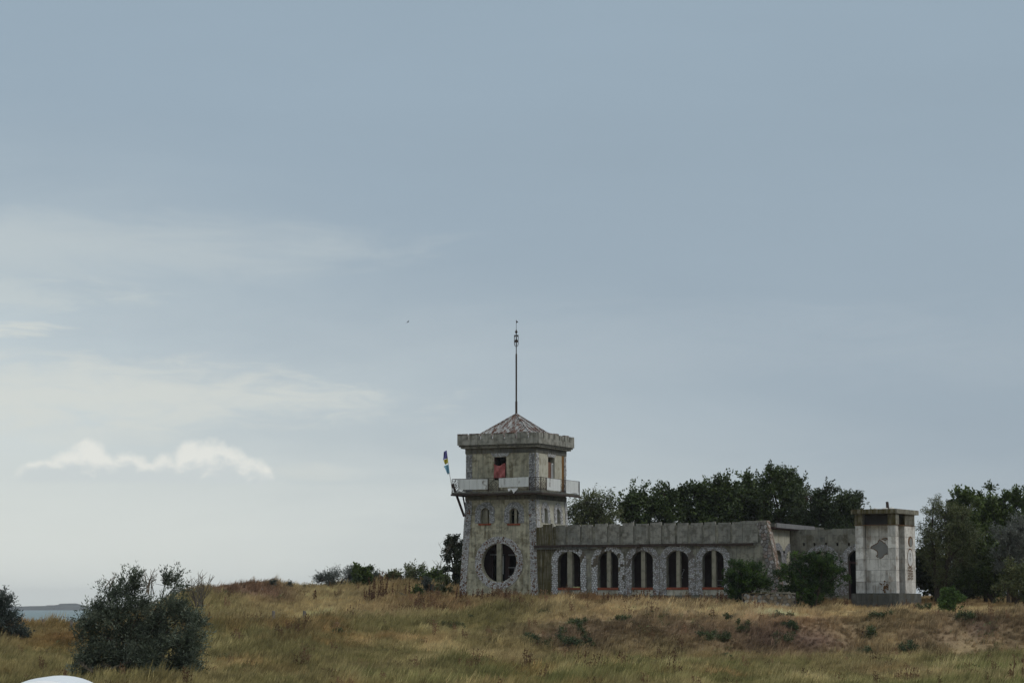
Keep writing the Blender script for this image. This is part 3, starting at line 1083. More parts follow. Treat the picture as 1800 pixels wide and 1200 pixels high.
ZP0 = T.front(946, 778.3, b1 - .36)[1]     # underside of the parapet
ZP1 = T.front(946, 768.5, b1 - .36)[1]     # foot of the merlons
ZP2 = T.front(946, 759.2, b1 - .36)[1]     # top of the merlons
ring_band('frieze_band', .030, H2 - .29, H2 - .002, .33, M['frieze'])
ring_band('frieze_band', .030, H1 - .27, H1 - .012, .33, M['frieze'])
ring_band('cornice', .22, H2, (H2 + ZP0) / 2 - .003, .5, M['parapet'])
ring_band('cornice', .30, (H2 + ZP0) / 2, ZP0 - .003, .6, M['frieze'])
ring_band('parapet', .36, ZP0, ZP1, .18, M['parapet'])
MB().box(-WB + b1 - .17, -b1 + .17, b1 - .17, WB - b1 + .17, ZP0 + .01, ZP0 + .12).build('roof_slab', M['frieze'], tower)
po = .36
x0, x1, y0, y1 = -WB + b1 - po, -b1 + po, b1 - po, WB - b1 + po
NM, gapm = 7, .13
pitch_m = (x1 - x0 + gapm) / NM
rm = random.Random(3)
for k in range(NM):
    a = x0 + k * pitch_m
    bq = a + pitch_m - gapm
    for side_ in range(4):
        if side_ in (1, 3) and k in (0, NM - 1) and False:
            continue
        dzm = rm.uniform(-.03, .03)
        if side_ == 0:
            bx = (a, bq, y0 + .003, y0 + .16)
        elif side_ == 2:
            bx = (a, bq, y1 - .16, y1 - .003)
        else:
            c0 = y0 + k * pitch_m
            c1 = c0 + pitch_m - gapm
            c0, c1 = max(c0, y0 + .17), min(c1, y1 - .17)
            bx = (x1 - .16, x1 - .003, c0, c1) if side_ == 1 else (x0 + .003, x0 + .16, c0, c1)
        z0m, z1m = ZP1 + .002, ZP2 + dzm
        mo = MB().box(*bx, z0m, z1m).build('merlon', M['parapet'], tower)
        if rm.random() < .85:
            MB().box(bx[0] + .01, bx[1] - .01, bx[2] - .03, bx[3] + .02, z1m + .002, z1m + .045).build('cap_sheet', M['cap_sheet'], mo)

# ---- pyramid roof of metal sheets
RH = 1.95
ucx, vcx = (x0 + x1) / 2, (y0 + y1) / 2
ctr_w = TO + T.u * ucx + T.v * vcx
AP = T.front(908.5, 727.5, vcx)[1]
EZ = AP - 1.52
NS = 7
rr = random.Random(8)
for f in range(4):
    ca_, sa_ = math.cos(f * math.pi / 2), math.sin(f * math.pi / 2)
    rot = lambda x, y: (ucx + x * ca_ - y * sa_, vcx + x * sa_ + y * ca_)
    def rp(t, s, lift=0.0):
        """t across the eave -1..1, s up the slope 0..1"""
        return rot(t * RH, -RH * (1 - s)) + (EZ + (AP - EZ) * s + lift,)
    for k in range(NS):
        ta, tb = -1 + 2 * k / NS, -1 + 2 * (k + 1) / NS
        pa, pb = 1 - abs(ta), 1 - abs(tb)
        lift = rr.uniform(.0, .025)
        pts = [(ta, 0), (tb, 0), (tb, pb), (ta, pa)]
        if ta < 0 < tb:
            pts = [(ta, 0), (tb, 0), (tb, pb), (0, 1), (ta, pa)]
        q = []
        for p in pts:
            if not q or (abs(q[-1][0] - p[0]) + abs(q[-1][1] - p[1])) > 1e-6:
                q.append(p)
        if abs(q[0][0] - q[-1][0]) + abs(q[0][1] - q[-1][1]) < 1e-6:
            q.pop()
        mb = MB()
        uvq = [(t * RH + f * 5.3, s * 2.6 + k * .37) for t, s in q]
        mb.face([rp(t, s, lift) for t, s in q], uv=uvq)
        mb.face([rp(t, s, lift - .02) for t, s in reversed(q)], uv=list(reversed(uvq)))
        sheet_o = mb.build('roof_sheet', M['roof'], tower)
        if k < NS - 1:
            sb = MB()
            sb.bar(rp(tb, 0, .03), rp(tb, pb * .985, .03), .035, .06)
            sb.build('seam', M['roof'], sheet_o)
mb = MB()
for f in range(4):
    ca_, sa_ = math.cos(f * math.pi / 2), math.sin(f * math.pi / 2)
    cx_, cy_ = ucx + (RH * ca_ + RH * sa_), vcx + (RH * sa_ - RH * ca_)
    mb.bar((cx_, cy_, EZ + .02), (ucx, vcx, AP + .03), .09, .05)
mb.build('ridge_strip', M['roof'], tower)

# ---- mast with its emblem
def tz(py):
    return T.front(908.3, py, vcx)[1]


mast = MB()
mast.tube([(ucx, vcx, AP - .1), (ucx, vcx, tz(705))], .062, 10)
mast.tube([(ucx, vcx, tz(705)), (ucx, vcx, tz(622))], .046, 10)
mast.tube([(ucx, vcx, tz(622)), (ucx, vcx, tz(603))], .028, 8)
mast.build('mast', M['rust_iron'], tower)
# open three-pronged emblem in a flat frame, seen almost face on
def eu(px):
    return ucx + (px - 907.8) * 0.0312 / math.cos(T.th)
em = MB()
def bars(seq, r=.018):
    em.tube([(eu(a), vcx, tz(b)) for a, b in seq], r, 6)
bars([(904.4, 588.5), (904.4, 604), (905.3, 607.5), (907.9, 609.5)])
bars([(911.2, 588.5), (911.2, 604), (910.4, 607.5), (907.9, 609.5)])
bars([(907.8, 588), (907.8, 609.5)], .03)
for seq in ([(904.4, 588.6), (906.6, 588.6), (906.2, 591.6), (904.4, 591.6)], [(909.0, 588.6), (911.2, 588.6), (911.2, 592.2), (909.4, 591.6)],
            [(907.8, 595.0), (911.2, 599.5), (911.2, 601.6), (908.6, 601.6), (908.6, 606.5), (907.0, 606.5), (907.0, 601.6), (904.4, 601.6), (904.4, 599.5)]):
    top = [(eu(a), vcx - .02, tz(b)) for a, b in seq]
    bot = [(eu(a), vcx + .02, tz(b)) for a, b in seq]
    em.face(list(reversed(top)))
    em.face(bot)
    for i in range(len(seq)):
        j = (i + 1) % len(seq)
        em.face([top[i], top[j], bot[j], bot[i]])
em.build('emblem', M['rust_iron'], tower, label='dark iron three-pronged emblem on the mast')
fin = MB()
fin.lathe([(0.0, tz(586)), (.03, tz(586)), (.075, tz(583.8)), (.075, tz(582.8)), (.03, tz(580.5)), (.012, tz(578)), (.010, tz(562)), (0, tz(562))], 10, (ucx, vcx, 0))
fin.tube([(ucx, vcx, tz(589)), (ucx, vcx, tz(585.5))], .025, 6)
fin.build('finial', M['rust_iron'], tower)
pn = MB()
pa, pb, pc = (eu(908), tz(563.2)), (eu(911.4), tz(565.8)), (eu(908), tz(567.8))
for d, rev in ((-.006, False), (.006, True)):
    q = [(pa[0], vcx + d, pa[1]), (pc[0], vcx + d, pc[1]), (pb[0], vcx + d, pb[1])]
    pn.face(list(reversed(q)) if rev else q)
pn.build('pennant', M['rust_iron'], tower)

# ---- balcony
bo = .60
ZB0 = T.front(949, 864.5, b1 - bo)[1]
ZB1 = T.front(949, 861.2, b1 - bo)[1]
ZR = T.front(949, 838.2, b1 - bo)[1]
x0b, x1b, y0b, y1b = -WB + b1 - bo, -b1 + bo, b1 - bo, WB - b1 + bo
mb = MB()
mb.box(x0b, x1b, y0b, b1 - .004, ZB0, ZB1)
mb.box(x0b, x1b, WB - b1 + .004, y1b, ZB0, ZB1)
mb.box(x0b, -WB + b1 - .004, b1 - .004, WB - b1 + .004, ZB0, ZB1)
mb.box(-b1 + .004, x1b, b1 - .004, WB - b1 + .004, ZB0, ZB1)
mb.build('balcony_slab', M['frieze'], tower)
beam = MB()
for (pa, pb) in (((x0b, y0b), (x1b, y0b)), ((x1b, y0b), (x1b, y1b)), ((x0b, y0b), (x0b, y1b))):
    beam.bar((*pa, ZB0 - .055), (*pb, ZB0 - .055), .08, .09)
beam.build('edge_beam', M['rust_iron'], tower)
rail = MB()
for (pa, pb) in (((x0b + .03, y0b + .03), (x1b - .03, y0b + .03)), ((x1b - .03, y0b + .03), (x1b - .03, y1b - .03)), ((x0b + .03, y0b + .03), (x0b + .03, y1b - .03)), ((x0b + .03, y1b - .03), (x1b - .03, y1b - .03))):
    rail.bar((*pa, ZR), (*pb, ZR), .035, .03)
    rail.bar((*pa, ZB1 + .06), (*pb, ZB1 + .06), .03, .025)
rail.build('handrail', M['rust_iron'], tower)


def post(x, y):
    MB().box(x - .018, x + .018, y - .018, y + .018, ZB1 + .002, ZR - .016).build('rail_post', M['rust_iron'], tower)


def lattice(p0, p1, name='lattice'):
    """wrought iron infill with nested diamonds"""
    p0, p1 = Vector((*p0, 0)), Vector((*p1, 0))
    mb = MB()
    P = lambda s, z: tuple(p0.lerp(p1, s))[:2] + (ZB1 + .07 + (ZR - ZB1 - .09) * z,)
    L = (p1 - p0).length
    n = max(1, round(L / .5))
    for k in range(n):
        s0, s1 = k / n, (k + 1) / n
        m = (s0 + s1) / 2
        w = (s1 - s0) / 2
        for g in (.95, .45):
            q = [P(m - w * g, .46), P(m, .46 + .40 * g), P(m + w * g, .46), P(m, .46 - .40 * g)]
            for i in range(4):
                mb.bar(q[i], q[(i + 1) % 4], .016)
        mb.bar(P(s0, 0), P(s0, 1), .018)
        for (a, b) in ((0, .86), (1, .86)):
            mb.bar(P(s0 if a == 0 else s1, .06), P(m, .46 - .38), .014)
            mb.bar(P(s0 if a == 0 else s1, .86), P(m, .86), .014)
        mb.bar(P(m, .86), P(m, 1), .014)
    mb.bar(P(1, 0), P(1, 1), .018)
    return mb.build(name, M['rust_iron'], tower)


def fu_px(px):
    return T.front(px, 850, y0b + .03)[0]


def sv_px(px):
    return T.side(px, 850, x1b - .03)[0]


def rail_sheet(p0, p1, z0, z1, out, tilt=0.0, label=None):
    p0, p1, out = Vector((*p0, 0)), Vector((*p1, 0)), Vector((*out, 0))
    mb = MB()
    a, b = p0 + out * .03, p1 + out * .03
    c, d = p1 + out * .045, p0 + out * .045
    mb.hexa([(*a.xy, z0), (*b.xy, z0 - tilt), (*c.xy, z0 - tilt), (*d.xy, z0), (*a.xy, z1), (*b.xy, z1 - tilt), (*c.xy, z1 - tilt), (*d.xy, z1)])
    mb.build('rail_panel', M['rail_panel'], tower, label=label)


yl = y0b + .03
lattice((x0b + .03, yl), (fu_px(806), yl))
cuts = [806.5, 825.5, 839.0, 857.5]
for k in range(3):
    rail_sheet((fu_px(cuts[k] + .2), yl), (fu_px(cuts[k + 1] - .2), yl), ZB1 + .12, ZR - .01 - .01 * k, (0, -1), .01)
lattice((fu_px(858.5), yl), (fu_px(876.5), yl))
rail_sheet((fu_px(877.5), yl), (fu_px(903.6), yl), ZB1 + .20, ZR - .005, (0, -1), -.01)
rail_sheet((fu_px(903.9), yl), (fu_px(929.6), yl), ZB1 + .20, ZR + .01, (0, -1), -.015)
lattice((fu_px(930.5), yl), (x1b - .05, yl))
xl = x1b - .03
lattice((xl, y0b + .05), (xl, sv_px(959.5)))
rail_sheet((xl, sv_px(960.5)), (xl, sv_px(984)), ZB1 + .05, ZR - .01, (1, 0), .0)
lattice((xl, sv_px(985)), (xl, sv_px(993.5)))
rail_sheet((xl, sv_px(994)), (xl, sv_px(1015.5)), ZB1 + .04, ZR - .01, (1, 0), .0, 'white railing sheet with brown stain at its edge')
lattice((xl, sv_px(1016.5)), (xl, y1b - .04))
xk = x0b + .03
lattice((xk, y0b + .05), (xk, y0b + 1.4))
rail_sheet((xk, y0b + 1.45), (xk, y1b - .1), ZB1 + .1, ZR - .01, (-1, 0))
for p in ((x0b + .03, yl), (xl, yl), (xl, y1b - .03), (x0b + .03, y1b - .03), (fu_px(858), yl), (fu_px(877), yl), (fu_px(930), yl), (xl, sv_px(960)), (xl, sv_px(984.5))):
    post(*p)
# struts under the left end
mb = MB()
mb.bar((x0b + .04, y0b + .06, ZB1 + .45), (-WB + bt(H1 - 1.1) - .02, b1 - .05, H1 - 1.15), .12, .10)
mb.build('strut', M['rust_iron'], tower)
MB().bar((x0b + .45, y0b + .5, ZB0 - .02), (-WB + bt(H1 - 1.1) - .02, b1 + .25, H1 - 1.05), .06, .06).build('strut', M['rust_iron'], tower)
MB().bar((x0b + .05, WB - b1 + .2, ZB0 - .02), (-WB + bt(H1 - 1.1) - .02, WB - b1 - .2, H1 - 1.1), .08, .08).build('strut', M['rust_iron'], tower)

# window pieces of the upper stage
MB().box(wu0 + .002, wu0 + .06, b1 + .05, b1 + .12, wz0, wz1).build('door_frame', M['maroon'], tower)
MB().box(-b1 - .16, -b1 - .10, sv0 + .05, sv0 + .62, sz0, sz0 + .72).build('window_board', M['wood_brown'], tower)
MB().box(-b1 - .155, -b1 - .105, sv0 + .05, sv0 + .62, sz0 + .724, sz1 - .25).build('window_board', M['wood_brown'], tower)
mb = MB()
for a, b in ((.60, .66), (.76, .80)):
    mb.box(-b1 - .09, -b1 - .05, sv0 + a, sv0 + b, sz0, sz1 - .30)
mb.box(-b1 - .09, -b1 - .05, sv0 + .66, sv0 + .76, sz1 - .36, sz1 - .30)
mb.build('window_frame', M['white_paint'], tower)
# rust run down the side wall by a broken drain
run_m = plain('rust_run', (0.17, 0.082, 0.018), .9, 0, .5, 3.0)
vr0, vr1 = T.side(987.5, 820, -b1)[0], T.side(991, 820, -b1)[0]
MB().box(-b1 + .002, -b1 + .006, vr0, vr1, ZB1 + .1, H2 - .3).build('rust_streak', run_m, tower)

# ---- things on the tower
# red cloth in the balcony door
cl = MB()
n_ = 14
cg = {}
for i in range(n_ + 1):
    for j in range(n_ + 1):
        s, t = i / n_, j / n_
        x = wu0 + .03 + s * (wu1 - wu0 - .06)
        sag = .10 * math.sin(math.pi * s)
        ztop = wz1 - .36 - sag
        zz = wz0 + .10 + (ztop - wz0 - .10) * t - .03 * math.sin(s * 5)
        fold = .05 * math.sin(s * 6 + t * 4) + .06 * math.sin((s * 1.1 - t) * 7) + .02 * math.sin(s * 17 + t * 9)
        cg[i, j] = (x, b1 - .10 + fold * .8, zz)
for i in range(n_):
    for j in range(n_):
        cl.face([cg[i, j], cg[i + 1, j], cg[i + 1, j + 1], cg[i, j + 1]])
cloth_m = plain('red_cloth', (0.40, 0.125, 0.115), .85, 0, .22, 3.0)
clo = cl.build('red_cloth', cloth_m, None, True, loc=TO, rz=-T.th, label='faded red cloth hung across the balcony doorway of the tower', cat='cloth')
sm = clo.modifiers.new('thickness', 'SOLIDIFY')
sm.thickness = .008
# white scrap hanging off the balcony edge
sc_ = MB()
for (pa, pb, w) in ((893, 900, .16), (899, 912, .20), (902, 908, .28)):
    ua, ub = fu_px(pa), fu_px(pb)
    z0 = ZB1 + .13
    yy = y0b - .02 - .02 * (pa - 884) / 8
    sc_.face([(ua, yy, z0), (ua + (ub - ua) * .35, yy - .05, z0 - w), (ua + (ub - ua) * .7, yy - .03, z0 - w * .8), (ub, yy, z0 + .02)])
o = sc_.build('torn_sheet', M['white_paint'], None, loc=TO, rz=-T.th, label='torn white plastic scrap hanging from the balcony edge', cat='plastic scrap')
sm = o.modifiers.new('thickness', 'SOLIDIFY')
sm.thickness = .006
# flag on the balcony corner
fl = empty('flag', TO + T.u * (x0b + .05) + T.v * (y0b + .03) + Vector((0, 0, ZB1)), 0, label='tattered blue and yellow flag on a thin pole at the balcony corner', cat='flag')
base_p = fl.location.copy()
top_p = at(785.0, 791, base_p.y)
dv = top_p - base_p
MB().tube([(0, 0, 0), tuple(dv * .5 + Vector((-.015, 0, 0))), tuple(dv)], [.016, .013, .010], 6).build('pole', M['wood'], fl)


def flag_piece(name, col, k0, k1, w0, w1, seed):
    rg = random.Random(seed)
    mb = MB()
    m_, n2_ = 7, 6
    g = {}
    for i in range(m_ + 1):
        for j in range(n2_ + 1):
            s, t = i / m_, j / n2_
            p = dv * (k0 + (k1 - k0) * t)
            wd = (w0 + (w1 - w0) * t) * s
            g[i, j] = (p.x - wd, p.y + .06 * math.sin(s * 6 + t * 3 + seed), p.z - .10 * s * s + .03 * math.sin(t * 7 + seed) * s)
    for i in range(m_):
        for j in range(n2_):
            mb.face([g[i, j], g[i, j + 1], g[i + 1, j + 1], g[i + 1, j]])
    o = mb.build(name, plain(name + '_cloth', col, .8, 0, .15, 5.0), fl, True)
    q = o.modifiers.new('thickness', 'SOLIDIFY')
    q.thickness = .006


flag_piece('blue_stripe', (0.11, 0.105, 0.30), .80, .99, .26, .15, 1)
flag_piece('yellow_stripe', (0.50, 0.42, 0.045), .69, .797, .15, .24, 2)
flag_piece('light_blue_cloth', (0.20, 0.40, 0.52), .46, .66, .08, .27, 3)


# ================================================================== the arcaded wing
wing = empty('arcade_wing', TO, -T.th, label='long low concrete wing with five arched windows, crenellated parapet and pebbled piers', cat='building')
VF = 0.04                                         # plane of the wing front
wf = lambda s, z, d: (s, VF + d, z)
G = lambda px, py: T.front(px, py, VF)
UE = G(1347, 916)[0]                               # upper end of the front
UEb = G(1374, 1045)[0]                             # foot of the leaning end
ZTOP = G(1200, 917.0)[1]
ZG = G(1150, 956.5)[1]                             # rail level
wins = []
for xa, xb, yt in ((981, 1020, 970), (1051, 1086.7, 970.3), (1111, 1147.5, 968.3), (1172, 1210, 967), (1235, 1272, 966.5)):
    ua, ub = G(xa, 1000)[0], G(xb, 1000)[0]
    wins.append((ua, ub, G(xa, 1032)[1], G(xa, yt + 15)[1], G(xa, yt)[1]))
ztm = sum(w[4] for w in wins) / 5
zbm = sum(w[2] for w in wins) / 5
wins = [(w[0], w[1], zbm, ztm - .46, ztm) for w in wins]
U0 = -0.10
out = [(U0, -.25), (UEb, -.25), (UEb, .05), (UE, ZTOP - .17), (U0, ZTOP - .17)]
wall('front_wall', out, [arch(*w) for w in wins], wf, .35, M['wing'], wing)
# skirting panels under the sills, sills, mullions
for i, (ua, ub, zb, zs, zt) in enumerate(wins):
    MB().box(ua + .01, ub - .01, VF - .012, VF + .05, .03, zb - .125).build('apron_panel', M['skirt'], wing)
    MB().box(ua - .01, ub + .01, VF - .05, VF + .30, zb - .12, zb + .0).build('sill', M['sill'], wing)
    c = (ua + ub) / 2 + (.02 if i else .04)
    w = .14 if i == 0 else .11
    MB().box(c - w, c + w, VF - (.02 if i == 0 else -.05), VF + .28, (.02 if i == 0 else zb + .004), zt + .02).build('mullion', M['mullion'], wing)
# plinth line at the foot
MB().box(-.02, UEb + .05, VF - .10, VF - .004, -.30, .015).build('footing', M['foot'], wing)

# pebbled cladding round the windows
rw = random.Random(21)
BW = .38


def clad_in(i, low=.02):
    ua, ub, zb, zs, zt = wins[i]
    f0 = arch_in((ua, ub, 0.0, zs, zt), BW)

    def f(s, z):
        if z < low:
            return False
        return f0(s, z)
    return f


def blot(s, z, seed):
    return math.sin(s * 5.1 + seed) * math.cos(z * 3.7 - seed * 2) + .6 * math.sin(s * 11.3 - z * 7.9 + seed)


BIGW = [(.50, .50, .505), (.56, .56, .56), (.44, .435, .43), (.38, .37, .36), (.52, .52, .52)]
SML = [(.38, .38, .39), (.43, .43, .435), (.32, .31, .30), (.48, .48, .48), (.24, .22, .20)]
for i in range(5):
    ua, ub, zb, zs, zt = wins[i]
    f = clad_in(i)
    if i < 2:
        stones('window_stones', f, (ua - .5, ub + .5, 0, zt + .5), .115, wf, wing, M['stone'], rw, BIGW, (.11, .092, .068),
               missing=(lambda s, z, k=i, a=ua, b=ub: blot(s, z, 1.0 + k * 2.3) > (1.05 if s < (a + b) / 2 and k == 0 else .55) and z > .9))
    else:
        stones('window_stones', f, (ua - .5, ub + .5, 0, zt + .5), .082 if i > 2 else .095, wf, wing, M['stone'], rw, SML, (.115, .10, .085), relief=.025,
               missing=(lambda s, z, k=i: z > zs - .35 and blot(s, z, 4.0 + k) > (.75 if k < 4 else 1.3)))
for i in range(1, 4):                               # full piers between the joined windows
    a, b = wins[i][1] + BW - .01, wins[i + 1][0] - BW + .01
    a0, b0 = wins[i][1], wins[i + 1][0]
    top = wins[i][3] + .25
    if b > a + .02:
        stones('pier_stones', lambda s, z: a <= s <= b and .02 <= z <= top, (a, b, 0, top), .115 if i == 1 else .082, wf, wing, M['stone'], rw, BIGW if i == 1 else SML, (.11, .095, .075),
               missing=(lambda s, z: i == 1 and z > 1.1 and blot(s, z, .5) > .5))

# rail (old gutter) along the front
mb = MB()
ug = G(940, 959)[0]
ue = G(1325, 955)[0]
for k in range(8):
    a = ug + (ue - ug) * k / 8
    b = ug + (ue - ug) * (k + 1) / 8 - .02
    sagz = .02 * math.sin(k * 1.7)
    mb.box(a, b, VF - .17, VF - .02, ZG - .09 + sagz, ZG + .02 + sagz)
mb.build('gutter', M['rust_iron'], wing)
MB().box(ug, G(1060, 958)[0], VF - .12, VF - .012, ZG - .20, ZG - .095).build('ledge', M['frieze'], wing)

# parapet panels with open joints
edges = [955, 971.5, 977.5, 994.5, 998.5, 1020, 1023.5, 1041, 1046.5, 1067.5, 1071.5, 1089, 1094.5, 1113.5, 1118.5, 1139, 1143.5, 1162.5, 1167.5, 1186.5, 1191, 1209, 1214.5, 1234, 1238.5, 1257.5, 1263, 1283.5, 1287.5, 1304.5]
rp_ = random.Random(9)
for k in range(0, len(edges), 2):
    a, b = G(edges[k], 920)[0], G(edges[k + 1], 920)[0]
    t = rp_.uniform(-.07, .025)
    mb = MB()
    mb.box(a, b, VF - .045 + rp_.uniform(-.008, .008), VF + .12, ZG + .03, ZTOP + t)
    if rp_.random() < .5:                            # broken corner piece left on top
        mb.box(b - .12, b - .01, VF - .02, VF + .08, ZTOP + t + .002, ZTOP + t + rp_.uniform(.02, .05))
    mb.build('parapet_panel', M['panel'], wing)
a, b = G(1305.2, 920)[0], UE - .45
MB().box(a, b, VF - .043, VF + .12, ZG + .03, ZTOP + .01).build('parapet_panel', M['panel'], wing)

# leaning end faced with flat field stones
lean = (UEb - UE) / ZTOP
zrel = lambda z: UEb - lean * z
stones('end_stones', lambda s, z: zrel(z) - .54 <= s <= zrel(z) and 0 <= z <= ZTOP + .02, (UE - .7, UEb + .1, 0, ZTOP + .1), .185, lambda s, z, d: (s, VF - .05 + d, z), wing, M['stone'], rw,
       [(.25, .24, .23), (.20, .19, .18), (.30, .285, .27), (.16, .145, .13), (.23, .175, .145), (.27, .225, .20)], (.075, .055, .042), inset=.07, relief=.035)
stones('end_stones', lambda s, z: VF - .05 <= s <= VF + .60 and 0 <= z <= ZTOP + .02, (VF - .1, VF + .7, 0, ZTOP + .1), .17, lambda s, z, d: (zrel(z) + .002 - d, s, z), wing, M['stone'], rw,
       [(.30, .25, .21), (.26, .20, .16), (.35, .32, .29), (.22, .15, .11)], (.13, .085, .058), inset=.07, relief=.03)
mb = MB()
pz = [(-.2, zrel(-.2)), (ZTOP + .02, zrel(ZTOP + .02))]
mb.hexa([(pz[0][1] - .54, VF - .048, -.2), (pz[0][1], VF - .048, -.2), (pz[0][1], VF + .6, -.2), (pz[0][1] - .54, VF + .6, -.2),
         (pz[1][1] - .54, VF - .048, pz[1][0]), (pz[1][1], VF - .048, pz[1][0]), (pz[1][1], VF + .6, pz[1][0]), (pz[1][1] - .54, VF + .6, pz[1][0])])
mb.build('end_buttress', M['wing'], wing)

# end wall of the wing (facing right) with two arched windows, roof slab over it
US = UE - .10
VB = 4.25                                            # plane of the set-back wall
es = lambda s, z, d: (US - d, s, z)
ZS_ = T.side(1380, 931.5, US)[1]
ewins = []
for xa, xb in ((1361, 1373.3), (1382, 1393.6)):
    va_, vb_ = T.side(xa, 985, US)[0], T.side(xb, 985, US)[0]
    ewins.append((va_, vb_, zbm, ztm - .48, ztm + .02))
VE0 = VF + .36
wall('end_wall', [(VE0, -.2), (VB - .01, -.2), (VB - .01, ZS_), (VE0, ZS_)], [arch(*w) for w in ewins], es, .3, M['cream'], wing)
for w in ewins:
    c = (w[0] + w[1]) / 2
    MB().box(US - .2, US - .06, c - .07, c + .09, w[2], w[4] + .02).build('mullion', M['mullion'], wing)
    MB().box(US - .28, US + .04, w[0] - .02, w[1] + .02, w[2] - .10, w[2] - .002).build('sill', M['sill'], wing)
    stones('window_stones', arch_in((w[0], w[1], .05, w[3], w[4]), .42), (w[0] - .5, w[1] + .5, 0, w[4] + .5), .085, es, wing, M['stone'], rw, [(.27, .27, .275), (.32, .32, .325), (.22, .22, .225)], (.19, .185, .18), relief=.018)
MB().box(U0 + .1, US + .42, VF + .40, 9.0, ZS_ + .004, ZS_ + .10).build('roof_slab', M['maroon'], wing)
fas = MB()
nf = 9
for k in range(nf):
    a = VF + .62 + (7.2 - VF - .62) * k / nf
    b = VF + .62 + (7.2 - VF - .62) * (k + 1) / nf - .015
    fas.box(US + .425, US + .465, a, b, ZS_ + .06, ZS_ + .30)
fas.build('fascia', M['fascia'], wing)
MB().box(U0 + .1, US + .42, VF + .42, 9.0, ZS_ + .104, ZS_ + .28).build('roof_deck', M['frieze'], wing)
# rooms behind the windows, their shade put into dark wall colours
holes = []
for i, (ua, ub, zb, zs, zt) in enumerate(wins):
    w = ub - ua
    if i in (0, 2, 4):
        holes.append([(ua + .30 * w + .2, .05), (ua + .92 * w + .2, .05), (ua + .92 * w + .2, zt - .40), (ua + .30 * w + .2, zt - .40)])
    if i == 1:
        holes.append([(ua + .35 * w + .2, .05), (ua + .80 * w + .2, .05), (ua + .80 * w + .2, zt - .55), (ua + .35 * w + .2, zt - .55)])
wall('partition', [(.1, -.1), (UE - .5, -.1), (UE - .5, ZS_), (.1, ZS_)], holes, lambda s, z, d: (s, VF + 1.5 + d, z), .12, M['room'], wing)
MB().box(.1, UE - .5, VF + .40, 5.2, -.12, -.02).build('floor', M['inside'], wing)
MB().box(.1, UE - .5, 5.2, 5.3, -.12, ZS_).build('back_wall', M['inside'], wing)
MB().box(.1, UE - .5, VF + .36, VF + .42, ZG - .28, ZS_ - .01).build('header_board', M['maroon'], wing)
# pale leaf of a door in the first opening, red can and chair frame inside
ua, ub = wins[0][:2]
mb = MB().box(ub - .42, ub - .10, VF + 1.0, VF + 1.04, -.015, 2.1)
mb.build('door_leaf', M['fascia'], wing)
ua, ub, zb = wins[4][:3]
for q in (zb + .35, zb + .10):
    MB().box(ua + .35, ua + .75, VF + .9, VF + .93, q, q + .035).build('inner_rail', M['fascia'], wing)
for xx in (ua + .315, ua + .752):
    MB().box(xx, xx + .03, VF + .9, VF + .93, -.015, zb + .385).build('inner_rail', M['fascia'], wing)
# scrawls on the inner wall: a heart and some loops of white paint
gr = MB()
def scr(cx_, cz_, pts, r=.014, v=VF + 1.49):
    gr.tube([(cx_ + a, v, cz_ + b) for a, b in pts], r, 5)
hx, hz = wins[4][1] + .18, zbm + 1.10
scr(hx, hz, [(.10 * math.sin(t) ** 3, .008 * (13 * math.cos(t) - 5 * math.cos(2 * t) - 2 * math.cos(3 * t))) for t in [k * 2 * math.pi / 18 for k in range(19)]], .022)
for (k, cxk, czk) in ((0, wins[3][0] + .35, zbm + .75), (1, wins[3][0] + 1.05, zbm + .55), (2, wins[2][1] + .1, zbm + .5), (3, wins[3][0] + 1.02, zbm + 1.25)):
    rgk = random.Random(50 + k)
    scr(cxk, czk, [(.09 * math.sin(t * 2.1 + k) + .04 * rgk.uniform(-1, 1), (.25 if k < 2 else .1) * math.cos(t + k) + .04 * rgk.uniform(-1, 1)) for t in [j * .45 for j in range(7)]], .012)
gr.build('scrawl', M['white_paint'], wing, label='white scrawls and a small heart painted on the inner wall')
# a clump of plaster crumbs on the sill
mb = MB()
rk = random.Random(2)
for k in range(7):
    x = wins[0][1] - .45 + k * .055
    mb.box(x, x + .06, VF + .02, VF + .10, zbm + .003, zbm + .02 + rk.uniform(.01, .05))
mb.build('sill_rubble', plain('yellow_foam', (.42, .42, .20), .9), wing)

# ================================================================== set-back wall with arches to the right
PB = lambda px, py: T.front(px, py, VB)
bw = lambda s, z, d: (s, VB + d, z)
back = empty('set_back_wall', TO + T.u * PB(1450, 1000)[0] + T.v * VB, -T.th, label='set-back grey block wall with arched openings and row of beam sockets, left of the white pier', cat='wall')
off = PB(1450, 1000)[0]
BL = lambda px, py: (PB(px, py)[0] - off, PB(px, py)[1])
bw = lambda s, z, d: (s, d, z)
uL, uR = US - off + .02, BL(1560, 1000)[0]
ZBT = BL(1450, 931)[1]
oL, oR = BL(1425.5, 1000)[0], BL(1465.5, 1000)[0]
zt_b = BL(1445, 968.5)[1]
zb_b = BL(1445, 1031)[1]
dL, dR = BL(1491, 1000)[0], BL(1527, 1000)[0]
zt_d = BL(1508, 966.5)[1]
ar1 = (oL, oR, zb_b, zt_b - .5, zt_b)
ar2 = (dL, dR, -.2, zt_d - .42, zt_d)
hl = [arch(*ar1), arch(*ar2)]
for px in (1413, 1431.5, 1452, 1472, 1492):
    a, z = BL(px, 956.3)
    hl.append([(a - .055, z - .085), (a + .055, z - .085), (a + .055, z + .085), (a - .055, z + .085)])
M['block'] = concrete('block_wall', (0.165, 0.16, 0.135), (0.10, 0.098, 0.082), (0.225, 0.215, 0.175), block=(0.62, 0.40), stain_amt=0.3, streak=0.5, seed=14.0)
wall('wall', [(uL, -.4), (uR, -.4), (uR, ZBT), (uL, ZBT)], hl, bw, .35, M['block'], back)
rp2 = random.Random(14)
k = 0
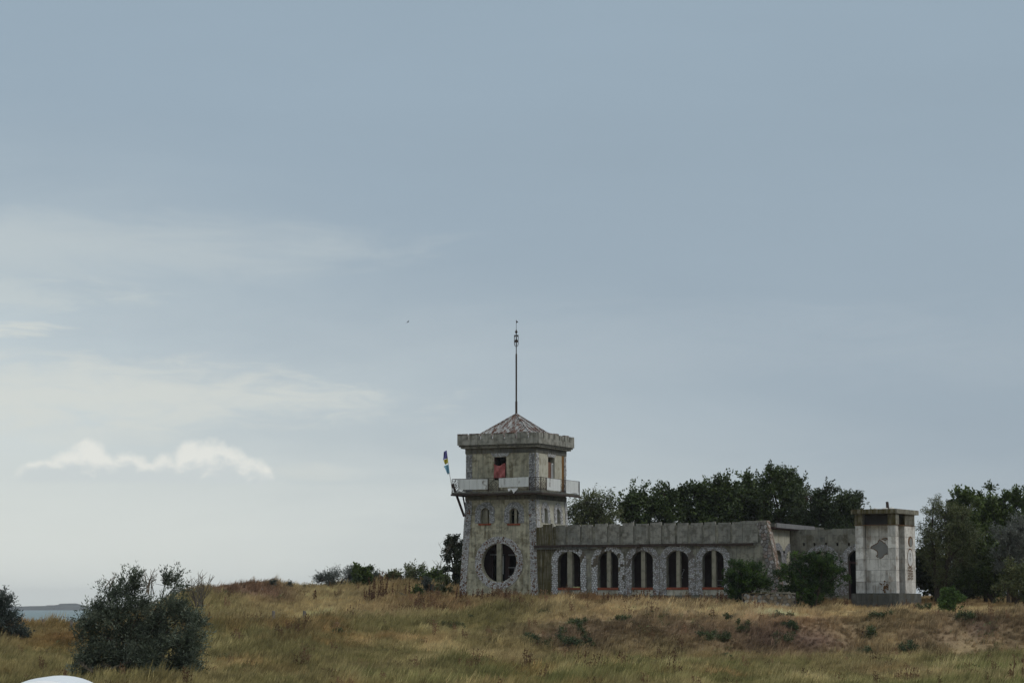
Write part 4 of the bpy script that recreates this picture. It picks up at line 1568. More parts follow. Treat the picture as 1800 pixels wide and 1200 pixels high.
a = uL + .5
while a < uR - .3:                                   # uneven top course of blocks
    w = rp2.uniform(.5, .65)
    if rp2.random() < .75:
        MB().box(a, a + w - .02, .03, .32, ZBT + .003, ZBT + rp2.uniform(.02, .07)).build('top_block', M['block'], back)
    a += w
pt = BL(1446, 948)
MB().box(pt[0] - .13, pt[0] + .13, -.012, .02, pt[1] - .13, pt[1] + .13).build('patch_block', M['frieze'], back)
stones('arch_stones', arch_in((ar1[0], ar1[1], .0, ar1[3], ar1[4]), .36), (oL - .5, oR + .5, 0, zt_b + .5), .082, bw, back, M['stone'], rw, SML, (.13, .12, .11), relief=.02)
stones('arch_stones', lambda s, z: oR + .35 <= s <= dL - .0 and 0 <= z <= zt_d - .25, (oR + .3, dL, 0, zt_d), .082, bw, back, M['stone'], rw, SML, (.13, .10, .08), relief=.02)
stones('arch_stones', arch_in((dL, dR, zt_d - .6, ar2[3], ar2[4]), .34), (dL - .4, dR + .4, zt_d - .6, zt_d + .5), .082, bw, back, M['stone'], rw, SML, (.13, .12, .11), relief=.02)
c = (oL + oR) / 2
MB().box(c - .12, c + .12, .06, .26, zb_b, zt_b + .02).build('mullion', M['mullion'], back)
MB().box(oL - .02, oR + .02, -.04, .3, zb_b - .1, zb_b - .002).build('sill', M['sill'], back)
MB().box(dL + .005, dL + .09, .06, .2, -.2, zt_d - .55).build('door_post', M['maroon'], back)
MB().box(dL + .09, dR - .01, .08, .18, zt_d - .70, zt_d - .60).build('door_head', M['maroon'], back)
# the room behind it, its shade put into the wall colour
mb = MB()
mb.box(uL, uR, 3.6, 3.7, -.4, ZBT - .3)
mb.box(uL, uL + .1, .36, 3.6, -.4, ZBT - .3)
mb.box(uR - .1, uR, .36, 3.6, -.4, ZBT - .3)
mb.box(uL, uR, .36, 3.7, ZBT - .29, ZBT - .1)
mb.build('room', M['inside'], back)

# ================================================================== the white pier
PO = at(1576, 1042, 124.0)
Pf = Frame(PO, 29.5)
pier = empty('gate_pier', PO, -Pf.th, label='square white stone-slab pier with flat cap and map-shaped recess in front', cat='pier')
WP = -Pf.front(1504.5, 1000, 0.0)[0]
LP = Pf.side(1609.5, 1000, 0.0)[0]
ZC0 = Pf.front(1576, 901.8, 0)[1]
ZC1 = Pf.front(1576, 893.6, 0)[1]
ZFZ = Pf.front(1576, 922.0, 0)[1]
rec = .34
pw = .42
core_m = plain('pier_core', (.045, .04, .037), .95, 0, .3, 4)
MB().box(-WP + .06, -.36, .36, LP - .06, .0, ZC0 - .01).build('core', core_m, pier)
rows = [0.0]
for y in (1021.5, 1001.5, 982.0, 962.5, 942.0):
    rows.append(Pf.front(1576, y, 0)[1])
rows.append(ZFZ)
jf = .012
rg = random.Random(31)


def slab(x0, x1, y0, y1, z0, z1, grey=False):
    e = rg.uniform(-.006, .006)
    return MB().box(x0, x1, y0 + e, y1 + e, z0, z1).build('stone_slab', M['slab_grey'] if grey else M['slab'], pier)


map_px = [(1530.2, 962.6), (1531.5, 960.0), (1535.5, 957.6), (1540.0, 955.4), (1543.0, 953.6), (1544.2, 949.0), (1545.2, 947.4), (1547.5, 949.2), (1550.5, 950.4),
          (1553.0, 953.0), (1557.0, 955.2), (1560.3, 959.4), (1561.6, 963.0), (1563.6, 964.4), (1563.8, 967.6), (1562.8, 970.4), (1561.2, 973.0), (1557.4, 973.4),
          (1554.2, 975.0), (1552.4, 978.2), (1549.4, 980.4), (1546.0, 980.8), (1542.6, 979.4), (1540.6, 977.2), (1540.6, 975.8), (1542.8, 974.6), (1542.4, 970.6),
          (1541.6, 968.0), (1538.6, 966.2), (1535.4, 964.2), (1532.0, 963.9)]
mpts = [Pf.front(a, b, rec) for a, b in map_px]
spit = [Pf.front(a, b, rec) for a, b in ((1549.8, 946.8), (1553.0, 945.6), (1558.6, 945.0), (1560.4, 946.4), (1557.6, 948.6), (1554.8, 949.2))]
xa_, xb_ = -WP + pw, -pw
joints = {0: [.52], 1: [.20, .80], 2: [.50], 3: [.22, .80], 4: [], 5: [.22, .84]}
for r in range(6):
    z0, z1 = rows[r] + jf / 2, rows[r + 1] - jf / 2
    # front pilasters, their return faces, and the end pilaster on the right
    slab(-WP, -WP + pw, 0, .30, z0, z1, rg.random() < .5)
    slab(-pw, 0, 0, pw, z0, z1, rg.random() < .5)
    slab(-.32, 0, 1.30, LP, z0, z1, False)
    slab(-WP, -WP + .3, pw + .9, LP, z0, z1, True)
    if r in (3, 4):
        continue
    cuts = [0] + joints[r] + [1]
    for k in range(len(cuts) - 1):
        a = xa_ + (xb_ - xa_) * cuts[k] + jf / 2
        b = xa_ + (xb_ - xa_) * cuts[k + 1] - jf / 2
        slab(a, b, rec, rec + .1, z0, z1, rg.random() < .25)
# two courses carrying the map-shaped recess: one cut sheet, backed by the grey recess floor
wall('map_slab', [(xa_ + .003, rows[3] + .003), (xb_ - .003, rows[3] + .003), (xb_ - .003, rows[5] - .003), (xa_ + .003, rows[5] - .003)], [list(reversed(mpts)), list(reversed(spit))],
     lambda s, z, d: (s, rec + d, z), .09, M['slab'], pier, label='slab with the outline of a peninsula cut out')
M['map'] = plain('grey_recess', (.185, .185, .175), .9, 0, .2, 6)
MB().box(xa_ + .1, xb_ - .1, rec + .012, rec + .018, rows[3] + .05, rows[5] - .05).build('recess_floor', M['map'], pier)
edge_m = plain('rusty_rim', (.115, .058, .022), .9, 0, .4, 6)
mb = MB()
for lp in (mpts, spit):
    for i in range(len(lp)):
        a, b = lp[i], lp[(i + 1) % len(lp)]
        if max(a[0], b[0]) > min(p[0] for p in mpts) + .35 * 0 and rg.random() < .9:
            mb.bar((a[0], rec + .004, a[1]), (b[0], rec + .004, b[1]), .012, .035)
mb.build('recess_rim', edge_m, pier)
xl_m, xr_m = min(p[0] for p in mpts), max(p[0] for p in mpts)
for (a, b) in ((xa_ + .01, xl_m - .06), (xr_m + .02, xb_ - .01)):    # mortar joint between the two cut courses, either side of the recess
    MB().box(a, b, rec - .002, rec + .02, rows[4] - .006, rows[4] + .006).build('joint', core_m, pier)
for (f, z0, z1) in ((.20, rows[3], rows[4] - .01), (.83, rows[3], rows[4] - .2)):
    a = xa_ + (xb_ - xa_) * f
    MB().box(a - .005, a + .005, rec - .002, rec + .02, z0, z1).build('joint', core_m, pier)
# frieze under the cap
for (x0, x1, y0, y1) in ((-WP - .03, -WP + pw - .02, -.03, .3), (-pw + .02, .03, -.03, pw)):
    MB().box(x0, x1, y0, y1, ZFZ + .03, ZC0 - .004).build('frieze_block', M['wing'], pier)
fl_ = MB()
nfl = 8
for k in range(nfl):
    a = 1.32 + (LP - 1.34) * k / nfl
    fl_.box(-.25, .02, a, a + (LP - 1.34) / nfl * .62, ZFZ + .03, ZC0 - .004)
fl_.box(-.30, -.02, 1.32, LP - .02, ZFZ + .03, ZC0 - .008)
fl_.build('fluted_block', M['wing'], pier)
rr_ = MB()
rr_.box(-WP - .05, .05, -.05, .28, ZFZ + .004, ZFZ + .028)
rr_.box(-.3, .05, .29, LP + .02, ZFZ + .004, ZFZ + .028)
rr_.build('rust_band', edge_m, pier)
co = .10
cL = Pf.front(1496, 897, -co)[0]
cap = MB().box(cL, co + .02, -co - .05, LP + .28, ZC0, ZC1)
cap.build('cap', M['wing'], pier)
ppx = Pf.front(1560.5, 890, .9)
MB().tube([(ppx[0], .9, ZC1), (ppx[0] - .03, .9, ZC1 + .40)], [.085, .07], 9).build('pipe_stub', M['rust_iron'], pier)
# plinth of upright slabs
zpl = -.62
MB().box(-WP - .16, .18, -.20, LP + .2, zpl - .5, -.004).build('plinth', M['plinth'], pier)
kx = -WP - .18
npl = 9
wpl = (WP + .38) / npl
for k in range(npl):
    MB().box(kx + k * wpl + .008, kx + (k + 1) * wpl - .008, -.235, -.204, zpl - .4, -.012).build('plinth_slab', M['plinth'], pier)
for k in range(6):
    wl_ = (LP + .4) / 6
    MB().box(.184, .21, -.2 + k * wl_ + .008, -.2 + (k + 1) * wl_ - .008, zpl - .4, -.012).build('plinth_slab', M['plinth'], pier)
# oval hole, lozenge and the ghosts of rusty letters on the right face
oc = Pf.side(1600.2, 951.5, 0)
orr = (.36, Pf.side(1600, 942, 0)[1] - Pf.side(1600, 961, 0)[1])
mb = MB()
pts = [(oc[0] + orr[0] * math.cos(t), oc[1] + orr[1] / 2 * math.sin(t)) for t in [k * 2 * math.pi / 24 for k in range(24)]]
mb.face([(.009, a, b) for a, b in pts])
mb.build('oval_niche', edge_m, pier, label='dark rust-stained oval niche')
mb = MB()
mb.face([(.0125, oc[0] + .05 + (a - oc[0]) * .62, oc[1] - .04 + (b - oc[1]) * .84) for a, b in pts])
mb.build('niche_back', M['map'], pier)
lc = Pf.side(1599.7, 980.0, 0)
mb = MB()
mb.face([(.009, lc[0] + (.40 + .03 * math.sin(5 * t)) * math.cos(t), lc[1] + (.50 + .03 * math.sin(7 * t)) * math.sin(t)) for t in [k * 2 * math.pi / 24 for k in range(24)]])
mb.build('plaque_rim', edge_m, pier)
mb = MB()
mb.face([(.0125, lc[0] + .36 * math.cos(t), lc[1] + .42 * math.sin(t)) for t in [k * 2 * math.pi / 24 for k in range(24)]])
mb.build('plaque', M['white_paint'], pier)
mk = MB()
for (a, b, c, d) in ((-.10, .10, .20, .24), (-.06, -.01, .04, .20), (.03, .08, .06, .20), (-.14, .12, -.06, -.02), (-.04, .02, -.16, -.08)):
    mk.face([(.0165, lc[0] + a, lc[1] + c), (.0165, lc[0] + b, lc[1] + c), (.0165, lc[0] + b, lc[1] + d), (.0165, lc[0] + a, lc[1] + d)])
mk.build('plaque_mark', M['map'], pier)
lt = MB()
rl = random.Random(77)
for r in range(5):
    zz = lc[1] - .58 - r * .135
    for k in range(5):
        a = lc[0] - .38 + k * .155 + rl.uniform(-.02, .02)
        for q in range(3):
            ax, bx = a + rl.uniform(0, .05), a + rl.uniform(.07, .135)
            z0 = zz + rl.choice([0, .035, .07])
            lt.face([(.009 + q * .0006, ax, z0), (.009 + q * .0006, bx, z0), (.009 + q * .0006, bx, z0 + .035), (.009 + q * .0006, ax, z0 + .035)])
        lt.face([(.0115, a, zz), (.0115, a + .04, zz), (.0115, a + .04, zz + .105), (.0115, a, zz + .105)])
lt.build('letter_ghosts', edge_m, pier, label='rows of illegible rusty letter marks')
# rust patch at the foot of the front panel
mb = MB()
pc = Pf.front(1558, 1031, rec)
rgq = random.Random(4)
for k in range(46):
    a, b = pc[0] + rgq.gauss(0, .13), pc[1] + rgq.gauss(-.02, .12)
    r_q = rgq.uniform(.02, .06)
    b = max(b, .07)
    mb.face([(a + r_q * math.cos(t), rec - .009 - k * .0002, b + r_q * math.sin(t)) for t in [j * 2 * math.pi / 7 + k for j in range(7)]][::-1])
mb.build('rust_stain', edge_m, pier)
# loose stones on the cap
for (px, yv, r, lab) in ((1556, .8, .12, 'left'), (1567, 1.0, .13, 'right'), (1538.5, .25, .08, 'small')):
    p = Pf.front(px, 892, yv)
    q = PO + Pf.u * p[0] + Pf.v * yv + Vector((0, 0, ZC1 - .01))
    mb = MB()
    mb.lathe([(0, 0), (r * 1.2, 0), (r * 1.5, r * .35), (r * 1.1, r * .75), (r * .5, r * .95), (0, r * .98)], 8)
    o = mb.build('loose_stone', M['slab_grey'], None, loc=q, rz=px, group='stones on the pier cap',
                 label={'left': 'pale stone left of the pipe stub on the pier cap', 'right': 'pale stone right of the pipe stub on the pier cap', 'small': 'small stone near the left end of the pier cap'}[lab], cat='stone')

# ================================================================== low field stone wall in front of the wing
LO = at(1306, 1069, 119.5)
Lf = Frame(LO, 10)
low = empty('low_stone_wall', LO, -Lf.th, label='low rough field-stone wall stub between the two dark bushes', cat='wall')
LL = Lf.front(1398, 1060, 0)[0]
hL = Lf.front(1330, 1042.5, 0)[1]
MB().box(0, LL, .04, .5, -.6, hL - .02).build('core', core_m, low)
ls = random.Random(6)
FS = [(.17, .15, .115), (.22, .21, .185), (.13, .11, .075), (.25, .24, .22), (.19, .15, .10)]
stones('field_stones', lambda s, z: 0 <= s <= LL and -.3 <= z <= hL, (0, LL, -.3, hL), .17, lambda s, z, d: (s, d, z), low, M['stone'], ls, FS, (.105, .092, .072), inset=.05, relief=.045)
stones('field_stones', lambda s, z: 0 <= s <= .5 and -.3 <= z <= hL, (0, .5, -.3, hL), .16, lambda s, z, d: (d, .5 - s, z), low, M['stone'], ls, FS, (.075, .065, .05), inset=.09, relief=.05)
a = 0.0
while a < LL - .1:
    w = min(ls.uniform(.3, .5), LL - a)
    MB().box(a, a + w - .015, -.05 + ls.uniform(-.03, .03), .5, hL - .015, hL + ls.uniform(.02, .08)).build('coping_stone', M['wing'], low)
    a += w


# ================================================================== vegetation
def leaf_mesh(name, P, D, S, L, Wd, C):
    """rhombic leaves: points, directions, side vectors, lengths, widths, colours"""
    n = len(P)
    L, Wd = L[:, None], Wd[:, None]
    v = np.empty((n, 4, 3), np.float32)
    v[:, 0] = P
    v[:, 1] = P + D * L * .45 + S * Wd * .5
    v[:, 2] = P + D * L
    v[:, 3] = P + D * L * .45 - S * Wd * .5
    me = bpy.data.meshes.new(name)
    me.vertices.add(n * 4)
    me.vertices.foreach_set('co', v.ravel())
    me.loops.add(n * 4)
    me.loops.foreach_set('vertex_index', np.arange(n * 4, dtype=np.int32))
    me.polygons.add(n)
    me.polygons.foreach_set('loop_start', np.arange(0, n * 4, 4, dtype=np.int32))
    me.polygons.foreach_set('loop_total', np.full(n, 4, np.int32))
    me.update(calc_edges=True)
    ca = me.color_attributes.new('Col', 'FLOAT_COLOR', 'POINT')
    c = np.ones((n, 4, 4), np.float32)
    c[:, :, :3] = C[:, None, :]
    ca.data.foreach_set('color', c.ravel())
    return me


def unit(a):
    return a / np.maximum(np.linalg.norm(a, axis=1, keepdims=True), 1e-9)


def plant(name, base, lobes, seed, twigs, per, tw_len, leaf, cols, label, cat, group=None, wind=(.25, 0, .0), up=.35, droop=0.0,
          trunk_r=.12, stems=1, bare=0, parts=('trunk', 'crown'), inner=.35, lean=0.0, spread=1.0, bare_top=None, limbs=True, bark='bark', align=.7, lumpy=.30):
    """tree or shrub: tapered stem(s) with limbs running into lobes, crown of leafy twigs spread through the lobes"""
    r = np.random.RandomState(seed)
    root = empty(name, base, 0, label=label, cat=cat, group=group)
    lobes = np.array(lobes, float)
    if name == 'silver_bush':
        lobes[:, 2] -= .40
        if len(lobes) > 20:
            tall = lobes[:, 2] + lobes[:, 5] > 2.62
            lobes[~tall, 2] -= .12
            lobes[tall, 2] += .16
            lobes[:, 3:6] *= .90
    if name == 'row_tree' and 'olive' in label:
        lobes[:, 2] += .75
    if group == 'row of trees behind the wing':
        lobes[:, 3:6] *= 1.08
        lobes[:, 2] -= .50
    vol = (lobes[:, 3] * lobes[:, 4] * lobes[:, 5]) ** .62
    ncl = max(6, twigs // 9)
    lic = r.choice(len(lobes), ncl, p=vol / vol.sum())
    dc = unit(r.normal(size=(ncl, 3)))
    ck = r.randint(0, ncl, twigs)
    li = lic[ck]
    d = unit(dc[ck] + r.normal(0, .26, (twigs, 3)))
    rad = inner + (1.0 - inner) * np.clip(r.uniform(0, 1, ncl)[ck] ** .6 + r.normal(0, .10, twigs), 0, 1.05)
    lump = 1 + lumpy * np.sin(d[:, 0] * 5 + li * 2.1 + seed) * np.cos(d[:, 2] * 6 + li) + r.normal(0, .06, twigs)
    P0 = lobes[li, :3] + d * lobes[li, 3:6] * (rad * lump)[:, None]
    low_ok = P0[:, 2] > (.05 if name != 'low_shrub' else -1.0)
    P0, d, li = P0[low_ok], d[low_ok], li[low_ok]
    twigs = len(P0)
    td = unit(d * .7 + np.array([wind[0], wind[1], up + wind[2]]) + r.normal(0, .40, (twigs, 3)) - np.array([0, 0, droop]))
    tl = tw_len * r.uniform(.55, 1.35, twigs)
    n = twigs * per
    ti = np.repeat(np.arange(twigs), per)
    s = r.uniform(0, 1, n)
    P = P0[ti] + td[ti] * (tl[ti] * s)[:, None] + r.normal(0, leaf[0] * .35 * spread, (n, 3))
    D = unit(td[ti] * align + r.normal(0, .6, (n, 3)) - np.array([0, 0, droop * .6]))
    S = unit(np.cross(D, r.normal(size=(n, 3))))
    L = leaf[0] * r.uniform(.6, 1.3, n)
    Wd = leaf[1] * r.uniform(.7, 1.25, n)
    cols = np.array(cols, float)
    tone = np.clip(r.uniform(0, 1, ncl)[ck][low_ok] * .75 + r.uniform(0, .25, twigs), 0, 1)
    ta = np.clip(tone * (len(cols) - 1), 0, len(cols) - 1.001)
    k0 = ta.astype(int)
    fc = (ta - k0)[:, None]
    tc_ = cols[k0] * (1 - fc) + cols[np.minimum(k0 + 1, len(cols) - 1)] * fc
    C = tc_[ti] * r.uniform(.75, 1.3, n)[:, None]
    # wood
    wd = MB()
    rr = random.Random(seed)
    if limbs:
        for st in range(stems):
            ang = rr.uniform(0, 6.28)
            bx, by = (0, 0) if stems == 1 else (.22 * math.cos(ang) * stems ** .5 * .6, .22 * math.sin(ang) * .6)
            mine = [k for k in range(len(lobes)) if k % stems == st]
            if not mine:
                continue
            hub = Vector(lobes[mine].mean(axis=0)[:3])
            fork = Vector((bx + (hub.x - bx) * .35 + lean * .3, by + (hub.y - by) * .35, max(.25, hub.z * .42)))
            wd.tube([(bx, by, -.25), (bx * 1.05 + (fork.x - bx) * .3, by + (fork.y - by) * .35, fork.z * .5), tuple(fork)],
                    [trunk_r, trunk_r * .82, trunk_r * .66], 7)
            for k in mine:
                c = Vector(lobes[k][:3])
                mid = fork.lerp(c, .5) + Vector((rr.uniform(-.2, .2), rr.uniform(-.2, .2), .12 * (c - fork).length))
                tip = c + Vector((rr.uniform(-.3, .3), rr.uniform(-.3, .3), lobes[k][5] * .35))
                wd.tube([tuple(fork), tuple(mid), tuple(c), tuple(tip)], [trunk_r * .55, trunk_r * .4, trunk_r * .25, trunk_r * .08], 5)
        pick = r.choice(twigs, min(twigs, 170), replace=False)
        for t in pick:
            c = Vector(lobes[li[t]][:3])
            a = Vector(P0[t])
            e = a + Vector(td[t]) * float(tl[t]) * .6
            wd.tube([tuple(c.lerp(a, .25)), tuple(c.lerp(a, .7) + Vector((0, 0, .06))), tuple(a), tuple(e)], [trunk_r * .18, trunk_r * .12, trunk_r * .08, .004], 4, caps=False)
        wd.build(parts[0], M[bark], root, True)
    o = mesh_obj(parts[1], leaf_mesh(parts[1], P.astype(np.float32), D, S, L, Wd, C), M['leaf'], root)
    if bare_top:
        tb = MB()
        for (cx, cy, cz, hh, ww, cnt) in bare_top:
            for k in range(cnt):
                p0 = Vector((cx + rr.uniform(-.12, .12), cy + rr.uniform(-.2, .2), cz))
                e = Vector((cx + rr.uniform(-ww, ww) + .15 * ww, cy + rr.uniform(-ww, ww), cz + hh * rr.uniform(.55, 1.0)))
                m1 = p0.lerp(e, .5) + Vector((rr.uniform(-.1, .1), 0, .05))
                tb.tube([tuple(p0), tuple(m1), tuple(e)], [.016, .010, .004], 4, caps=False)
                for q in range(3):
                    f = p0.lerp(e, rr.uniform(.4, .9))
                    tb.tube([tuple(f), tuple(f + Vector((rr.uniform(-.18, .25), rr.uniform(-.1, .1), rr.uniform(.08, .28))) * hh * .8)], [.007, .003], 4, caps=False)
        tb.build('dead_twigs', M['twig'], root, True)
    return root


def px_lobes(spec, Y, base, depth=.8):
    """lobes given in photo pixels (px, py, half width, half height) -> metres about the base"""
    out = []
    rr = random.Random(int(Y * 10) + len(spec))
    for (px, py, hw, hh) in spec:
        c = at(px, py, Y) - base
        k = Y / FPX
        out.append((c.x, c.y + rr.uniform(-.5, .5) * hw * k * depth, c.z, hw * k, hw * k * depth, hh * k))
    return out


DARK = [(.026, .040, .012), (.046, .068, .018), (.082, .112, .028)]
MIDG = [(.034, .052, .014), (.062, .090, .022), (.105, .145, .034)]
OLIV = [(.050, .062, .024), (.085, .098, .038), (.135, .145, .060)]
SILV = [(.040, .052, .040), (.066, .080, .064), (.105, .122, .104)]
GRYL = [(.066, .074, .058), (.110, .118, .100), (.18, .19, .165)]
JUNI = [(.012, .028, .006), (.028, .058, .010), (.075, .130, .020)]

# --- big silvery bush in the left foreground
b0 = on_ground(245, 70.5)
spec = [(172, 1048, 16, 18), (190, 1030, 13, 18), (160, 1070, 20, 14), (205, 1060, 20, 22), (217, 1022, 8, 20), (236, 1018, 9, 20), (246, 1038, 13, 18), (228, 1045, 14, 18), (262, 1062, 16, 14),
        (289, 1014, 6, 12), (307, 1016, 10, 17), (300, 1042, 17, 20), (320, 1052, 17, 16), (343, 1064, 12, 14), (350, 1086, 13, 15), (275, 1085, 24, 20), (235, 1085, 24, 20), (195, 1095, 24, 18), (155, 1105, 20, 14),
        (139, 1088, 7, 6), (150, 1135, 17, 13), (134, 1157, 7, 7), (185, 1128, 24, 18), (225, 1125, 24, 20), (265, 1122, 26, 20), (305, 1105, 22, 20), (330, 1098, 18, 20), (325, 1130, 16, 20), (290, 1145, 24, 20),
        (255, 1155, 22, 20), (215, 1155, 18, 13), (300, 1172, 20, 13), (268, 1180, 18, 12), (335, 1155, 9, 15)]
plant('silver_bush', b0, px_lobes(spec, 70.5, b0, 1.3), 1, 4300, 15, .42, (.095, .028), [(.036, .046, .030), (.074, .092, .060), (.132, .156, .108), (.25, .28, .215)],
      'large silvery green oleaster bush in the left foreground', 'bush', wind=(.35, 0, .1), up=.55, droop=.0, trunk_r=.06, stems=5, inner=.0, align=1.5, lumpy=.45,
      bare_top=[(.35, -.1, 2.55, .75, .30, 9), (1.75, .1, 2.2, 1.05, .50, 22), (-.85, 0, 2.75, .45, .2, 3), (-1.0, -.4, .25, .5, .9, 16)])
# --- bush cut by the left edge
b0 = on_ground(-12, 108.0)
spec = [(2, 1052, 14, 20), (-14, 1060, 26, 36), (12, 1085, 22, 20), (30, 1098, 22, 10), (-20, 1095, 30, 22), (5, 1038, 7, 12)]
plant('silver_bush', b0, px_lobes(spec, 108.0, b0), 2, 1000, 15, .36, (.11, .04), [(.030, .042, .032), (.050, .064, .052), (.082, .098, .084)],
      'silvery green bush cut off by the left edge of the picture', 'bush', wind=(.35, 0, .0), up=.35, trunk_r=.07, stems=3, inner=.2)
# --- tree behind the tower's left side
b0 = on_ground(800, 146.0)
spec = [(803, 958, 14, 18), (790, 965, 12, 14), (812, 985, 18, 24), (800, 1005, 16, 14), (808, 1022, 16, 16), (784, 990, 8, 6), (795, 944, 7, 7)]
plant('dark_tree', b0, px_lobes(spec, 146.0, b0), 3, 330, 16, .34, (.15, .10), [(.016, .022, .010), (.026, .034, .014), (.042, .050, .020)],
      'dark leafy tree with bare twigs hugging the left side of the tower', 'tree', wind=(.0, 0, 0), trunk_r=.12, stems=2, inner=.1,
      bare_top=[(-.55, -.1, 2.0, 1.3, .7, 10), (-.75, 0, 1.35, .6, .7, 6)])
# --- low scrub on the left skyline
scrub = [
    (598, 151, [(572, 1020, 18, 11), (590, 1014, 20, 13), (612, 1014, 22, 14)], SILV, 'broad grey green brushy shrub at the left end of the skyline row', (.22, .035), 4),
    (633, 148, [(633, 1012, 14, 14), (628, 1000, 7, 6), (642, 998, 5, 5), (632, 1022, 16, 10)], MIDG, 'bright green shrub with one taller sprig in the skyline row', (.15, .10), 5),
    (655, 152, [(652, 1018, 16, 11), (668, 1022, 12, 9)], SILV, 'grey green shrub right of the bright sprigged shrub on the skyline', (.22, .035), 6),
    (697, 151, [(688, 1022, 10, 9), (692, 1018, 8, 8)], OLIV, 'small pale olive shrub in the gap of the skyline row', (.15, .08), 7),
    (722, 150, [(712, 1014, 14, 15), (730, 1012, 16, 14), (738, 1004, 6, 9), (722, 1024, 22, 10)], OLIV, 'rounded olive shrub with upright tips between the gap and the tower', (.14, .06), 8),
    (760, 149, [(752, 1014, 16, 13), (770, 1016, 14, 14), (760, 1026, 20, 9)], MIDG, 'dense dark green shrub on the skyline nearest the tower tree', (.15, .09), 9),
]
for (bpx, Yd, spec, cc, lab, lf_, sd_) in scrub:
    b0 = on_ground(bpx, Yd)
    plant('skyline_shrub', b0, px_lobes(spec, Yd, b0), sd_, 230 if len(spec) > 2 else 130, 16, .38, lf_, cc, lab, 'shrub', group='shrubs on the left skyline',
          wind=(.35, 0, 0), up=.6, trunk_r=.05, stems=3, inner=.1, parts=('stem', 'foliage'))
for (bpx, Yd, spec, cc, lab, sd_) in [
    (757, 137.5, [(751, 1034, 8, 12), (760, 1040, 9, 12), (748, 1050, 7, 8)], GRYL, 'grey green leafy weed standing clear left of the tower foot', 10),
    (783, 136.5, [(778, 1036, 8, 18), (786, 1030, 7, 14), (782, 1050, 9, 10)], OLIV, 'tall olive weed bush beside the left foot of the tower', 11),
    (733, 136.0, [(733, 1044, 3.5, 9)], MIDG, 'narrow upright green weed left of the tower', 12),
    (703, 134.0, [(700, 1056, 12, 9), (712, 1058, 10, 7)], OLIV, 'low grey olive shrub beside the dead dock stalks', 13)]:
    b0 = on_ground(bpx, Yd)
    plant('weed_bush', b0, px_lobes(spec, Yd, b0), sd_, 90, 15, .28, (.13, .06), cc, lab, 'weed', group='weeds left of the tower', up=.7, trunk_r=.03, stems=2, inner=.1, parts=('stem', 'foliage'))
for (bpx, Yd, w, h, sd_, lab) in [(478, 149, 8, 8, 14, 'tiny shrub on the soil heap left of two others'), (541, 150, 8, 6, 15, 'low grey shrub alone on the skyline right of the soil heap'),
                                  (508, 150, 3, 9, 16, 'thin weed standing up from the skyline soil heap'), (397, 140, 8, 5, 17, 'dark green tussock on the bare soil slope')]:
    b0 = on_ground(bpx, Yd)
    p = world_px(b0)
    plant('small_shrub', b0, px_lobes([(bpx, p[1] - h * .6, w, h)], Yd, b0), sd_, 45, 12, .22, (.11, .035), SILV if sd_ != 17 else MIDG, lab, 'shrub', group='small shrubs by the soil heap', wind=(.4, 0, 0), up=.6, trunk_r=.02, inner=.1, parts=('stem', 'foliage'))

# --- trees behind the wing
back_trees = [
    (1040, 152, [(1030, 892, 26, 24), (1052, 900, 24, 26), (1012, 912, 18, 18), (1040, 925, 34, 20), (1070, 915, 14, 18)], OLIV, 'pale olive willow-like tree just right of the tower above the parapet', (.20, .06), .35, 640),
    (1110, 156, [(1102, 890, 18, 20), (1122, 880, 12, 20), (1095, 910, 16, 18), (1118, 918, 20, 18)], DARK, 'thin open tree between the olive tree and the dark clipped-looking tree', (.20, .13), .2, 300),
    (1164, 157, [(1170, 862, 13, 22), (1155, 880, 18, 22), (1172, 895, 20, 24), (1150, 912, 16, 18), (1172, 925, 22, 18)], DARK, 'narrow dark tree with pointed top, third from the tower', (.19, .13), .1, 620),
    (1215, 159, [(1205, 868, 17, 22), (1228, 858, 18, 24), (1200, 895, 20, 22), (1226, 895, 24, 26), (1212, 920, 28, 18)], DARK, 'bushy dark tree in the row left of the wing centre, fourth from the tower', (.19, .13), .1, 760),
    (1268, 158, [(1258, 848, 16, 20), (1280, 856, 18, 24), (1252, 880, 20, 26), (1282, 892, 24, 28), (1265, 920, 28, 18)], DARK, 'tall dark tree with thin tip over the wing centre, fifth from the tower', (.19, .13), .1, 780),
    (1318, 160, [(1305, 850, 15, 20), (1325, 848, 16, 22), (1302, 880, 20, 28), (1332, 885, 22, 28), (1318, 918, 28, 18)], DARK, 'dark tree in the row left of the tallest crown, sixth from the tower', (.19, .13), .1, 780),
    (1372, 158, [(1355, 830, 16, 16), (1380, 832, 20, 18), (1400, 846, 20, 18), (1358, 862, 26, 26), (1395, 872, 30, 26), (1372, 900, 40, 26), (1408, 902, 24, 22)], DARK, 'tallest broad dark tree with rounded top behind the wing right end', (.18, .10), .1, 1150),
    (1440, 155, [(1424, 862, 20, 20), (1446, 870, 20, 22), (1425, 900, 24, 24), (1455, 905, 24, 24), (1440, 925, 34, 16)], [(.022, .034, .012), (.036, .052, .018), (.056, .074, .026)], 'dark green tree above the set-back wall left of its rightmost neighbour', (.18, .10), .1, 820),
    (1494, 153, [(1480, 872, 16, 16), (1502, 868, 14, 14), (1490, 895, 24, 22), (1508, 900, 12, 20), (1486, 922, 30, 18)], [(.024, .036, .012), (.038, .054, .020), (.060, .080, .028)], 'leafy tree at the right end of the back row touching the white pier', (.18, .09), .1, 800),
]
for i, (bpx, Yd, spec, cc, lab, lf_, dr, tw) in enumerate(back_trees):
    b0 = on_ground(bpx, Yd)
    plant('row_tree', b0, px_lobes(spec, Yd, b0), 40 + i, tw, 15, .55, lf_, cc, lab, 'tree', group='row of trees behind the wing', wind=(.25, 0, 0), up=.35, trunk_r=.16,
          stems=2, inner=.05, droop=dr, spread=1.2)
